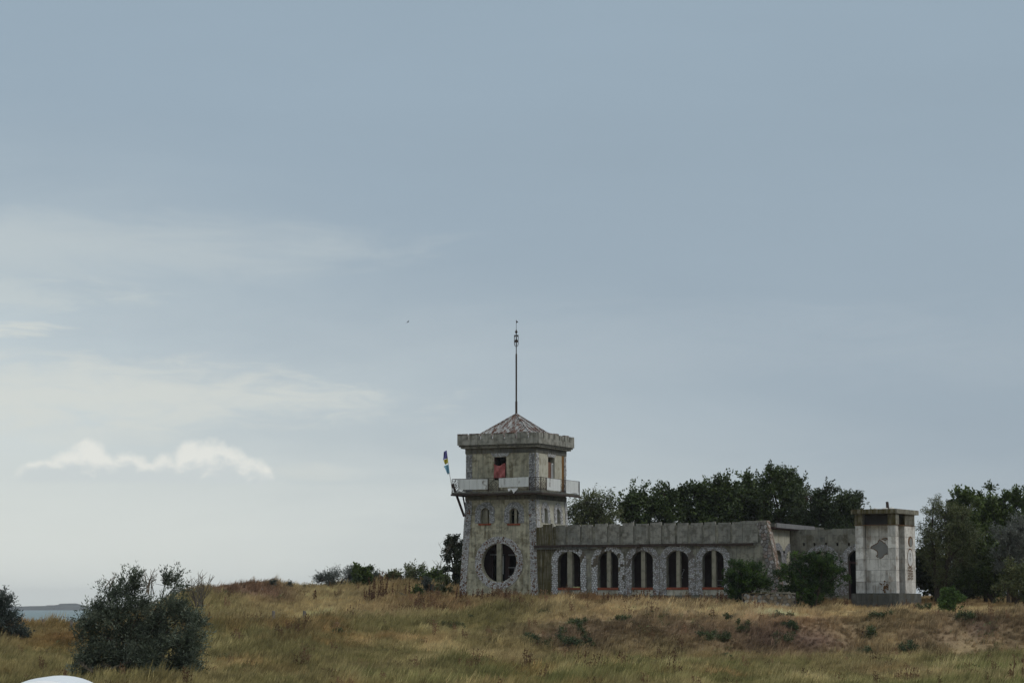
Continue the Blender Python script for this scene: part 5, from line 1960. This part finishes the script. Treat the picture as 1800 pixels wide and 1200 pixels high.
# --- trees on the right
right_trees = [
    (1700, 137, [(1688, 875, 16, 12), (1668, 880, 10, 10), (1702, 888, 20, 14), (1690, 920, 30, 26), (1690, 965, 36, 34), (1640, 1000, 26, 30), (1680, 1015, 36, 30)], MIDG, 'dark green treetop rising behind the silvery tree right of the pier', (.16, .10), .1, 1500, 60),
    (1755, 138, [(1735, 880, 16, 12), (1740, 866, 7, 9), (1762, 885, 20, 16), (1785, 878, 14, 12), (1755, 915, 44, 28), (1760, 960, 48, 34), (1750, 1010, 50, 34)], MIDG, 'broad bright-topped green tree behind the right-hand thicket', (.16, .10), .1, 1900, 61),
    (1820, 137, [(1800, 885, 18, 16), (1825, 890, 24, 24), (1810, 930, 30, 30), (1815, 980, 34, 36)], MIDG, 'green tree cut by the right edge of the picture', (.16, .10), .1, 700, 62),
    (1650, 129, [(1640, 895, 14, 14), (1660, 905, 24, 20), (1690, 915, 24, 20), (1632, 935, 18, 24), (1668, 940, 32, 24), (1700, 950, 22, 26), (1640, 975, 26, 26), (1680, 985, 34, 26), (1650, 1012, 20, 16)], OLIV, 'spreading olive green oleaster tree just right of the white pier', (.13, .038), .2, 1500, 63),
    (1775, 127, [(1768, 935, 22, 14), (1795, 930, 22, 16), (1778, 960, 28, 22), (1800, 965, 24, 28), (1760, 985, 18, 16)], GRYL, 'pale silver grey bush in front of the trees at the right edge', (.12, .036), .15, 900, 64),
    (1735, 129, [(1722, 985, 24, 26), (1740, 1005, 26, 24), (1715, 1020, 28, 20), (1752, 1025, 20, 20)], DARK, 'deep shaded thicket bush between the oleaster and the silver bush', (.14, .08), .1, 1300, 65),
    (1790, 124.5, [(1785, 1010, 18, 18), (1805, 1020, 22, 24), (1772, 1030, 14, 16), (1800, 1042, 18, 14)], OLIV, 'low olive bush at the foot of the silver bush on the right edge', (.13, .06), .1, 520, 66),
]
for (bpx, Yd, spec, cc, lab, lf_, dr, tw, sd_) in right_trees:
    b0 = on_ground(bpx, Yd)
    plant('thicket_tree', b0, px_lobes(spec, Yd, b0), sd_, tw, 16, .42, lf_, cc, lab, 'tree', group='trees right of the pier', wind=(.2, 0, 0), up=.35, droop=dr, trunk_r=.13, stems=3, inner=.1)
# --- evergreen bushes before the wing
for (bpx, Yd, spec, lab, tw, sd_) in [
    (1312, 123.5, [(1300, 1000, 20, 14), (1325, 1002, 18, 14), (1288, 1020, 16, 14), (1312, 1022, 26, 18), (1345, 1022, 16, 14), (1330, 1032, 26, 12), (1300, 1042, 20, 12)], 'smaller dark evergreen bush in front of the fifth arch, left of the stone stub', 1300, 70),
    (1428, 121.0, [(1395, 990, 16, 14), (1425, 985, 22, 14), (1448, 992, 22, 16), (1385, 1010, 22, 16), (1415, 1012, 34, 24), (1455, 1010, 28, 18), (1478, 1012, 10, 12), (1400, 1035, 30, 18), (1440, 1035, 34, 20), (1420, 1052, 28, 12)], 'larger dark evergreen bush hiding the inner corner, left of the white pier', 2000, 71)]:
    b0 = on_ground(bpx, Yd)
    plant('evergreen_bush', b0, px_lobes(spec, Yd, b0), sd_, tw, 18, .22, (.085, .045), JUNI, lab, 'bush', group='evergreen bushes before the wing', wind=(.15, 0, 0), up=.75, trunk_r=.07, stems=3, inner=.05, lumpy=.5)
b0 = on_ground(1640, 133)
plant('thicket_bush', b0, px_lobes([(1628, 1020, 16, 22), (1650, 1025, 24, 20), (1622, 990, 10, 24), (1690, 1030, 30, 16), (1730, 1032, 30, 14)], 133, b0), 67, 1300, 16, .4, (.15, .09), [(.018, .026, .010), (.030, .042, .014), (.048, .062, .022)],
      'dark undergrowth closing the gap between the pier and the oleaster', 'bush', trunk_r=.06, stems=3, inner=.1)
b0 = on_ground(1670, 117.5)
plant('green_shrub', b0, px_lobes([(1668, 1048, 14, 12), (1672, 1040, 6, 6), (1685, 1052, 7, 8), (1662, 1062, 14, 8), (1678, 1064, 14, 8)], 117.5, b0), 72, 300, 14, .2, (.11, .08), [(.045, .085, .018), (.07, .12, .028), (.10, .16, .04)],
      'fresh green shrub in the straw grass right of the pier', 'shrub', trunk_r=.03, stems=2, inner=.1, up=.5, parts=('stem', 'foliage'))

# --- low blue-green clumps on the bank
BLUG = [(.040, .054, .020), (.066, .086, .032), (.110, .130, .052)]
clumps = [(790, 1100, 22, 7), (955, 1080, 10, 6), (1018, 1094, 17, 7), (1008, 1128, 22, 10), (1024, 1113, 12, 7), (985, 1112, 7, 5), (948, 1128, 20, 8), (1090, 1089, 14, 4), (1205, 1080, 22, 6), (1235, 1083, 14, 5),
          (1262, 1122, 24, 8), (1312, 1103, 13, 6), (1390, 1100, 12, 9), (1384, 1118, 16, 9), (1372, 1083, 16, 6), (1284, 1088, 8, 5), (1524, 1114, 10, 8), (1546, 1084, 18, 6), (1595, 1142, 14, 9), (1698, 1085, 14, 7),
          (1480, 1160, 40, 9), (1522, 1147, 7, 5), (1295, 1155, 16, 7), (1620, 1068, 12, 6), (826, 1072, 6, 4), (560, 1092, 16, 5), (590, 1113, 16, 6), (835, 1088, 9, 5), (380, 1160, 22, 9)]


def ray_ground(px, py, y0=62.0, y1=150.0):
    ys = np.arange(y0, y1, .25)
    a, b = (px - 900.0) / FPX, (600.0 - py) / FPX
    dyv = math.cos(PITCH) - b * math.sin(PITCH)
    dzv = math.sin(PITCH) + b * math.cos(PITCH)
    xs_, zs_ = a / dyv * ys, EYE.z + dzv / dyv * ys
    h = height(xs_, ys)
    k = np.argmax(h >= zs_)
    if h[k] < zs_[k]:
        k = -1
    return Vector((xs_[k], ys[k], h[k]))


where_words = ['on the slope left of and below the tower', 'on the slope below the right corner of the tower', 'on the upper lip below the first arch', 'broad and low on the bank below the first arch', 'mid-slope just right of the first arch line',
               'small, mid-slope below the left edge of the first arch', 'low on the bank below the right corner of the tower', 'flat on the lip below the second arch', 'wide, on the lip below the fourth arch',
               'on the lip below the left side of the fifth arch', 'wide, mid-bank below the fifth arch', 'small, below the low stone wall stub', 'below the larger evergreen, upper of two', 'below the larger evergreen, lower of two',
               'on the lip before the larger evergreen', 'tiny, on the lip below the smaller evergreen', 'round, mid-bank below the left side of the pier', 'on the lip below the middle of the pier', 'low on the bank below the right side of the pier',
               'on the lip below the fresh green shrub', 'wide, at the bank toe left of the pier', 'tiny, at the bank toe below the pier', 'at the bank toe below the smaller evergreen', 'on the straw lip at the right corner of the pier',
               'tiny, before the left foot of the tower', 'on the left slope near the small posts', 'on the left slope right of the small posts', 'small, on the slope below the round window', 'at the right foot of the large silver bush']
for i, (px, py, hw, hh) in enumerate(clumps):
    b0 = ray_ground(px, py + hh * .8)
    hw, hh = hw * 1.30, hh * .85
    k = b0.y / FPX
    rc = random.Random(500 + i)
    wlob = []
    for q in range(6):
        f = rc.uniform(-.85, .85)
        sz = rc.uniform(.28, .55) * (1 - .4 * abs(f))
        dyq = rc.uniform(-1.2, 1.2) * hh * k * 2.2
        zq = H(b0.x + f * hw * k, b0.y + dyq) - b0.z
        wlob.append((f * hw * k, dyq, zq + hh * k * rc.uniform(.3, .8), hw * k * sz, hw * k * sz, hh * k * rc.uniform(.6, 1.2)))
    plant('low_shrub', b0, wlob, 200 + i, int(70 + hw * hh * .9), 13, .17, (.085, .032), BLUG if i % 3 else [(.030, .048, .018), (.046, .068, .026), (.072, .098, .040)],
          'low dark green clump ' + where_words[i], 'shrub', group='low green clumps on the slope', wind=(.35, 0, 0), up=.5, trunk_r=.02, inner=.0, parts=('stem', 'foliage'))


# --- dead dock stalks
def dock(px, Yd, n, hgt, wid, seed, lab, group='dead dock stalks'):
    b0 = on_ground(px, Yd)
    r = np.random.RandomState(seed)
    rr = random.Random(seed)
    root = empty('dead_dock', b0, 0, label=lab, cat='weed', group=group)
    st = MB()
    P, D = [], []
    for k in range(n):
        x, y = rr.gauss(0, wid * .5), rr.gauss(0, wid * .3)
        h = hgt * rr.uniform(.55, 1.1)
        lx = rr.uniform(-.02, .16) * h
        st.tube([(x, y, -.05), (x + lx * .4, y, h * .5), (x + lx, y, h)], [.012, .009, .004], 4, caps=False)
        m = int(34 * h)
        t = r.uniform(.30, 1.0, m)
        q = np.stack([x + lx * t + r.normal(0, .05, m) * (1.15 - t), y + r.normal(0, .05, m) * (1.15 - t), h * t], 1)
        P.append(q)
        D.append(unit(r.normal(0, .6, (m, 3)) + np.array([.1, 0, .8])))
    st.build('stalk', M['weed'] if False else M['twig_red'], root, True)
    P, D = np.concatenate(P), np.concatenate(D)
    n_ = len(P)
    S = unit(np.cross(D, r.normal(size=(n_, 3))))
    c = np.array([(.070, .030, .018), (.105, .048, .026), (.14, .075, .042)])[r.randint(0, 3, n_)] * r.uniform(.7, 1.3, n_)[:, None]
    mesh_obj('seed_head', leaf_mesh('seed_head', P.astype(np.float32), D, S, r.uniform(.05, .12, n_), r.uniform(.025, .05, n_), c), M['weed'], root)


M['twig_red'] = plain('red_brown_stalk', (.085, .042, .028), .9, 0, .3, 9)
docks = [(662, 133.5, 20, 1.35, .55, 'tall clump of red-brown dead dock on the slope left of the tower, left part'), (680, 133.0, 20, 1.15, .55, 'tall clump of red-brown dead dock on the slope left of the tower, right part'),
         (645, 134, 8, .8, .5, 'short dead dock stalks at the left end of the tall clump'), (722, 135.5, 6, 1.0, .35, 'few dead dock stalks between the tall clump and the tower'),
         (808, 129.0, 12, .85, .5, 'dead dock stalks at the left foot corner of the tower'), (832, 128.8, 14, .75, .6, 'dead dock stalks below the left half of the round window'),
         (860, 128.6, 14, .70, .6, 'dead dock stalks right under the round window'), (893, 128.2, 9, .75, .5, 'dead dock stalks below the right half of the round window'),
         (926, 127.6, 7, .7, .4, 'dead dock stalks at the right foot corner of the tower'), (553, 136, 5, .8, .15, 'lone dead dock stalk on the left hillside'),
         (1070, 127.6, 8, .6, .4, 'dead dock stalks before the second arch'), (1134, 126.6, 12, .8, .45, 'dead dock stalks before the third arch'), (1152, 126.2, 9, .75, .4, 'dead dock stalks before the pier right of the third arch'),
         (1263, 125.0, 10, .75, .4, 'dead dock stalks before the fifth arch'), (1768, 76, 7, .75, .12, 'tall green-brown dock stalk in the right foreground grass'), (1480, 121.5, 12, .6, .5, 'dead brown stalks between the larger evergreen and the pier')]
for i, (px, Yd, n, hh, ww, lab) in enumerate(docks):
    dock(px, Yd, n, hh, ww, 300 + i, lab)

# ================================================================== small things
post_m = plain('grey_post', (.17, .15, .13), .95, 0, .3, 8)
post_lab = ['grey wooden fence post left of the large silver bush', 'leaning fence post at the left edge of the large silver bush', 'small grey post stub on the left hillside, left of the pair', 'small grey post stub on the left hillside, right of the pair']
for i, (px, py, Yd, hgt, wd_) in enumerate([(81, 1108, 116.5, .46, .13), (130, 1107, 115.5, .42, .13), (483, 1096, 119, .30, .12), (537, 1095, 119, .30, .12)]):
    b0 = on_ground(px, Yd)
    mb = MB()
    w = wd_ / 2
    hgt = max(hgt, at(px, py - 15 if i < 2 else py - 11, Yd).z - b0.z, .62)
    mb.hexa([(-w, -w, -.2), (w, -w, -.2), (w, w, -.2), (-w, w, -.2), (-w * .85 + .02, -w * .9, hgt), (w * .9 + .02, -w * .9, hgt - .02), (w * .85 + .02, w * .9, hgt + .01), (-w * .9 + .02, w * .9, hgt + .02)])
    mb.build('fence_post', post_m, None, loc=b0, rz=.3 * i, label=post_lab[i], cat='post', group='old fence posts')
# pale rubble below the wing's left end and pale litter on the skyline
for i, (px, py, r, lab) in enumerate([(953, 1054, .16, 'white rubble piece at the foot of the wall, left of two'), (961, 1056, .13, 'white rubble piece at the foot of the wall, right of two'), (462, 1034, .07, 'white litter piece on the crest by the soil heap')]):
    Yd = 128.5 if i < 2 else 147
    q = at(px, py, Yd)
    q.z = max(H(q.x, q.y) - .02, q.z - .15 if i < 2 else 0)
    q.z = H(q.x, q.y) - .02
    mb = MB()
    mb.lathe([(0, 0), (r, 0), (r * 1.25, r * .5), (r * .9, r * 1.3), (r * .4, r * 1.7), (0, r * 1.75)], 7)
    mb.build('rubble', M['white_paint'], None, loc=q, rz=px, label=lab, cat='rubble', group='white scraps on the ground')
# fallen bare branches on the slope left of the tower
for i, (px, Yd, ln, lab) in enumerate([(724, 131, 1.3, 'pale bare branch lying on the slope left of the tower'), (745, 130.5, 1.0, 'shorter bare branch lying beside the pale one')]):
    b0 = on_ground(px, Yd)
    mb = MB()
    mb.tube([(-.5 * ln, 0, .62), (0, .1, .35), (.45 * ln, .1, .02)] if i == 0 else [(-.4, 0, .15), (.1, 0, .22), (.55, .1, .45)], [.012, .022, .03], 5)
    mb.build('fallen_branch', M['twig'], None, True, loc=b0, label=lab, cat='branch', group='fallen branches')
# bird
bp_ = at(717.3, 565.3, 120.0)
bird = MB()
bm_ = plain('bird_feathers', (.03, .03, .035), .8)
prof = [(-.11, .004), (-.08, .014), (-.03, .026), (.03, .026), (.07, .018), (.10, .004)]
bird.tube([(-.02, 0, 0)] and [(x * .4, x, x * .5) for x, r in prof], [r for x, r in prof], 7)
for sgn, tip in ((1, (.055, .02, .125)), (-1, (-.115, .01, -.10))):
    tip = Vector(tip)
    a, b = Vector((.01, .05, .03)), Vector((-.01, -.04, -.02))
    mid = tip * .55 + Vector((.02, 0, .02))
    for off in (.004, -.004):
        o_ = Vector((0, off, 0))
        q = [a + o_, mid + Vector((0, .03, .01)) + o_, tip + o_, mid - Vector((0, .03, .012)) + o_, b + o_]
        bird.face(q if off > 0 else q[::-1])
bird.build('bird', bm_, None, loc=bp_, label='small dark swallow in flight high left of the mast', cat='bird')

# ---- white car, of which only the crown of the roof reaches into the frame
car_top = at(93, 1188.5, 28.0)
gz = H(car_top.x, 28.0)
car = empty('parked_car', (car_top.x, 28.6, gz), math.radians(0), label='white car whose rounded roof just reaches into the bottom left corner', cat='car')
HT = car_top.z - gz
car_m = plain('white_car_paint', (.80, .80, .80), .25, 0, .02, 2, spec=.5)
glass_m = plain('car_glass', (.02, .022, .025), .08, 0, .05, 2, spec=.5)
tyre_m = plain('tyre_rubber', (.02, .02, .02), .9)
rim_m = plain('wheel_rim', (.35, .35, .36), .4, .8, .05)
sec = [(-1.95, .45, .62, .70), (-1.85, .30, .78, .80), (-1.2, .25, .80, .86), (0, .25, .82, .90), (1.2, .25, .80, .90), (1.85, .30, .76, .86), (1.98, .45, .60, .74)]
body = MB()
rings = []
for (y, zb, hw, zt) in sec:
    rings.append([(-hw * .9, y, zb), (-hw, y, (zb + zt) / 2), (-hw * .94, y, zt), (0, y, zt + .03), (hw * .94, y, zt), (hw, y, (zb + zt) / 2), (hw * .9, y, zb)])
for a, b in zip(rings[:-1], rings[1:]):
    for k in range(7):
        body.face([a[k], b[k], b[(k + 1) % 7], a[(k + 1) % 7]])
body.face(rings[0])
body.face(rings[-1][::-1])
body.build('body', car_m, car, True)
cab = MB()
def cabin_ring(y, zt, hw, zbase):
    out = [(-hw * 1.12, y, zbase)]
    for k in range(13):
        a = -1 + 2 * k / 12
        out.append((a * hw, y, zt - .135 * abs(a) ** 2.0 / .45 * hw * .9 - .12 * abs(a) ** 8))
    out.append((hw * 1.12, y, zbase))
    return out
cr_ = [cabin_ring(y, z, h, .88) for y, z, h in ((-1.75, .92, .60), (-1.15, HT - .03, .46), (-.75, HT + .0, .49), (-.1, HT + .0, .50), (.45, HT - .06, .49), (1.15, .93, .62))]
for a, b in zip(cr_[:-1], cr_[1:]):
    for k in range(len(a) - 1):
        cab.face([a[k], a[k + 1], b[k + 1], b[k]])
cab.build('roof', car_m, car, True)
for sgn in (-1, 1):
    MB().hexa([(sgn * .655, -1.1, .95), (sgn * .665, -1.1, .95), (sgn * .665, .7, .95), (sgn * .655, .7, .95), (sgn * .60, -.95, HT - .22), (sgn * .61, -.95, HT - .22), (sgn * .61, .3, HT - .22), (sgn * .60, .3, HT - .22)]).build('side_window', glass_m, car)
    for yy in (-1.25, 1.25):
        tw_ = MB()
        tw_.tube([(sgn * .62, yy, .30), (sgn * .82, yy, .30)], .30, 18)
        wo = tw_.build('wheel', tyre_m, car)
        MB().tube([(sgn * .80, yy, .30), (sgn * .835, yy, .30)], .19, 12).build('rim', rim_m, wo)
    MB().box(sgn * .62 - .12, sgn * .62 + .12, -2.0, -1.93, .55, .66).build('tail_light', plain('tail_lamp', (.3, .01, .01), .3), car)

# ================================================================== grass
tufts = bpy.data.collections.new('grass_tufts')
tuft_meshes = []
for k in range(8):
    r = random.Random(900 + k)
    mb = MB()
    laid = k >= 6
    nb = 30
    for q in range(nb):
        a = r.uniform(0, 6.28)
        rad = abs(r.gauss(0, .13))
        x, y = rad * math.cos(a), rad * math.sin(a)
        h = r.uniform(.18, .46) * (1.0 if not laid else .75)
        w = r.uniform(.007, .014)
        lx = r.uniform(.02, .22) if not laid else r.uniform(.25, .55)
        ly = r.uniform(-.10, .10) - (.10 if laid else 0)
        ww = r.uniform(0, 3.14)
        ex, ey = w * math.cos(ww), w * math.sin(ww)
        p0, p1, p2 = (x, y), (x + lx * .35, y + ly * .35), (x + lx, y + ly)
        z1, z2 = h * .6, h * (1.0 if not laid else .62)
        mb.face([(p0[0] - ex, p0[1] - ey, -.08), (p0[0] + ex, p0[1] + ey, -.08), (p1[0] + ex * .8, p1[1] + ey * .8, z1), (p1[0] - ex * .8, p1[1] - ey * .8, z1)])
        mb.face([(p1[0] - ex * .8, p1[1] - ey * .8, z1), (p1[0] + ex * .8, p1[1] + ey * .8, z1), (p2[0], p2[1], z2)])
        if k in (2, 3) and q % 4 == 0:               # seed heads
            mb.face([(p2[0] - .012, p2[1], z2 - .09), (p2[0] + .014, p2[1], z2 - .07), (p2[0] + .035, p2[1], z2 + .05)])
    o = bpy.data.objects.new('tuft_' + 'abcdefgh'[k], mb.mesh('tuft'))
    o.data.materials.append(M['grass'])
    tufts.objects.link(o)

for k in range(4):
    r = random.Random(950 + k)
    mb = MB()
    if k < 2:                                        # leafy rosette weeds
        for q in range(26):
            a, rad = r.uniform(0, 6.28), r.uniform(.02, .20)
            x, y, z = rad * math.cos(a), rad * math.sin(a), r.uniform(-.02, .24)
            d = Vector((math.cos(a), math.sin(a), r.uniform(-.2, .8))).normalized() * r.uniform(.08, .15)
            s = Vector((-math.sin(a), math.cos(a), r.uniform(-.3, .3))) * r.uniform(.016, .032)
            p = Vector((x, y, z))
            mb.face([p, p + d * .5 + s, p + d, p + d * .5 - s])
    else:                                            # dead stalks with seed heads
        for q in range(6):
            x, y, h = r.gauss(0, .12), r.gauss(0, .12), r.uniform(.35, .70)
            lx = r.uniform(.0, .14)
            mb.tube([(x, y, -.05), (x + lx * .4, y, h * .5), (x + lx, y, h)], [.008, .007, .004], 4, caps=False)
            for w in range(16):
                t = r.uniform(.45, 1.0)
                p = Vector((x + lx * t + r.gauss(0, .025), y + r.gauss(0, .025), h * t))
                d = Vector((r.gauss(.1, .5), r.gauss(0, .5), .8)).normalized() * r.uniform(.04, .08)
                s = Vector((r.gauss(0, 1), r.gauss(0, 1), 0)).normalized() * r.uniform(.010, .020)
                mb.face([p, p + d * .5 + s, p + d, p + d * .5 - s])
    o = bpy.data.objects.new('tuft_' + 'ijkl'[k], mb.mesh('tuft'))
    o.data.materials.append(M['grass'])
    tufts.objects.link(o)

NG = bpy.data.node_groups.new('grass_scatter', 'GeometryNodeTree')
NG.interface.new_socket('Geometry', in_out='INPUT', socket_type='NodeSocketGeometry')
NG.interface.new_socket('Geometry', in_out='OUTPUT', socket_type='NodeSocketGeometry')
gi, go = NG.nodes.new('NodeGroupInput'), NG.nodes.new('NodeGroupOutput')
iop = NG.nodes.new('GeometryNodeInstanceOnPoints')
ci = NG.nodes.new('GeometryNodeCollectionInfo')
ci.inputs['Collection'].default_value = tufts
ci.inputs['Separate Children'].default_value = True
ci.inputs['Reset Children'].default_value = True
iop.inputs['Pick Instance'].default_value = True


def nattr(nm, ty):
    nd = NG.nodes.new('GeometryNodeInputNamedAttribute')
    nd.data_type = ty
    nd.inputs['Name'].default_value = nm
    return nd.outputs['Attribute']


NG.links.new(gi.outputs[0], iop.inputs['Points'])
NG.links.new(ci.outputs[0], iop.inputs['Instance'])
NG.links.new(nattr('idx', 'INT'), iop.inputs['Instance Index'])
NG.links.new(nattr('rot', 'FLOAT_VECTOR'), iop.inputs['Rotation'])
NG.links.new(nattr('scl', 'FLOAT_VECTOR'), iop.inputs['Scale'])
NG.links.new(iop.outputs[0], go.inputs[0])

gr_ = np.random.RandomState(77)
NT_ = 135000
u = gr_.uniform(0, 1, NT_)
ya, yb = 57.0, 166.0
gyv = np.sqrt(ya ** 2 + u * (yb ** 2 - ya ** 2)) if False else (ya ** 1.5 + u * (yb ** 1.5 - ya ** 1.5)) ** (1 / 1.5)
pxv = gr_.uniform(-90, 1890, NT_)
gxv = (pxv - 900) / FPX * gyv
colg, heap = ground_colour(gxv, gyv)
keep = gr_.uniform(0, 1, NT_) > heap * .93
# nothing grows inside the buildings, on the pier or under the wall stub
lx = (gxv - TO.x) * T.u.x + (gyv - TO.y) * T.u.y
ly = (gxv - TO.x) * T.v.x + (gyv - TO.y) * T.v.y
inb = ((lx > -WB - .1) & (lx < .1) & (ly > -.1) & (ly < WB)) | ((lx > 0) & (lx < UE + .3) & (ly > -.08) & (ly < 9)) | ((lx > UE) & (lx < UE + 7) & (ly > VB - .1) & (ly < VB + 4))
qx = (gxv - PO.x) * Pf.u.x + (gyv - PO.y) * Pf.u.y
qy = (gxv - PO.x) * Pf.v.x + (gyv - PO.y) * Pf.v.y
inb |= (qx > -WP - .25) & (qx < .3) & (qy > -.3) & (qy < LP + .3)
gone = (gyv > 158) & (pxv > 950)
keep &= ~inb & ~gone
gxv, gyv, pxv, colg = gxv[keep], gyv[keep], pxv[keep], colg[keep]
n = len(gxv)
gz_ = height(gxv, gyv)
hn = fbm(gxv / 2.2, gyv / 4.0, 61)
hn2 = fbm(gxv / 8.0, gyv / 12.0, 71)
scl = .82 + .75 * hn + .30 * hn2
scl *= np.where(gyv < 100, .88, 1.0)
nearw = np.clip(1 - np.abs(gyv - 128) / 6, 0, 1) * (pxv > 780)
scl *= 1 - .30 * nearw
scl *= np.where((gyv > 117) & (pxv > 1490), .6, 1.0)
scl = np.clip(scl * gr_.uniform(.75, 1.3, n), .3, 1.7)
bankm = np.exp(-((gyv - 109.2) / 3.4) ** 2) * np.clip((pxv - 820) / 120, 0, 1)
scl *= 1 - .25 * bankm
laid = gr_.uniform(0, 1, n) < bankm * (.62 + .6 * fbm(gxv / 4, gyv / 6, 81))
idx = np.where(laid, gr_.randint(6, 8, n), gr_.randint(0, 6, n)).astype(np.int32)
wn_ = fbm(gxv / 3.0 + 9, gyv / 5.0, 301)
wr_ = fbm(gxv / 2.4 - 4, gyv / 4.0, 321)
foot = np.clip((gyv - 120) / 3, 0, 1) * np.clip((132 - gyv) / 3, 0, 1) * np.clip((pxv - 600) / 80, 0, 1)
rose = gr_.uniform(0, 1, n) < np.clip((wn_ - .22) * 1.0 + .08 * foot, .008, .38)
stalk = gr_.uniform(0, 1, n) < np.clip((wr_ - .42) * .35, .004, .06) + .10 * foot * (wr_ > .0)
idx = np.where(rose, gr_.randint(8, 10, n), idx)
idx = np.where(stalk, gr_.randint(10, 12, n), idx).astype(np.int32)
rose &= ~stalk
colg[rose] = np.array([.105, .125, .052]) * gr_.uniform(.6, 1.5, (int(rose.sum()), 1))
colg[stalk] = np.array([.150, .088, .050]) * gr_.uniform(.6, 1.5, (int(stalk.sum()), 1))
lipm = np.exp(-((gyv - 111.4) / 1.5) ** 2) * np.clip((pxv - 850) / 120, 0, 1)
scl = scl * (1 + .35 * lipm * laid)
hn3 = fbm(gxv / .7, gyv / 1.1, 341, 2)
scl = np.clip(scl * (1 + .45 * hn3), .25, 1.9)
rot = np.zeros((n, 3), np.float32)
rot[:, 2] = gr_.normal(0, .55, n)
rot[:, 0] = gr_.normal(0, .10, n)
sc3 = np.stack([scl * gr_.uniform(.9, 1.3, n), scl, scl * gr_.uniform(.85, 1.2, n)], 1).astype(np.float32)
colg = np.clip(colg * gr_.uniform(.62, 1.45, (n, 1)), .01, .7).astype(np.float32)
gme = bpy.data.meshes.new('grass')
gme.vertices.add(n)
gme.vertices.foreach_set('co', np.stack([gxv, gyv, gz_], 1).astype(np.float32).ravel())
gme.attributes.new('idx', 'INT', 'POINT').data.foreach_set('value', idx)
gme.attributes.new('rot', 'FLOAT_VECTOR', 'POINT').data.foreach_set('vector', rot.ravel())
gme.attributes.new('scl', 'FLOAT_VECTOR', 'POINT').data.foreach_set('vector', sc3.ravel())
gme.attributes.new('col', 'FLOAT_VECTOR', 'POINT').data.foreach_set('vector', colg.ravel())
gro = mesh_obj('grass', gme, M['grass'], kind='stuff', label='dry wind-blown steppe grass covering the slope and field', cat='grass')
md = gro.modifiers.new('scatter', 'NODES')
md.node_group = NG

# ================================================================== air
hz = MB().box(-5950, 5950, -300, 5950, -6.0, 45.0)
hzm = bpy.data.materials.new('haze')
hzm.use_nodes = True
hzm.node_tree.nodes.clear()
hv = hzm.node_tree.nodes.new('ShaderNodeVolumePrincipled')
hv.inputs['Color'].default_value = (.86, .90, .95, 1)
hv.inputs['Density'].default_value = 1.0e-4
ho = hzm.node_tree.nodes.new('ShaderNodeOutputMaterial')
hzm.node_tree.links.new(hv.outputs[0], ho.inputs['Volume'])
hz.build('haze', hzm, kind='stuff', label='thin sea haze in the air', cat='haze')
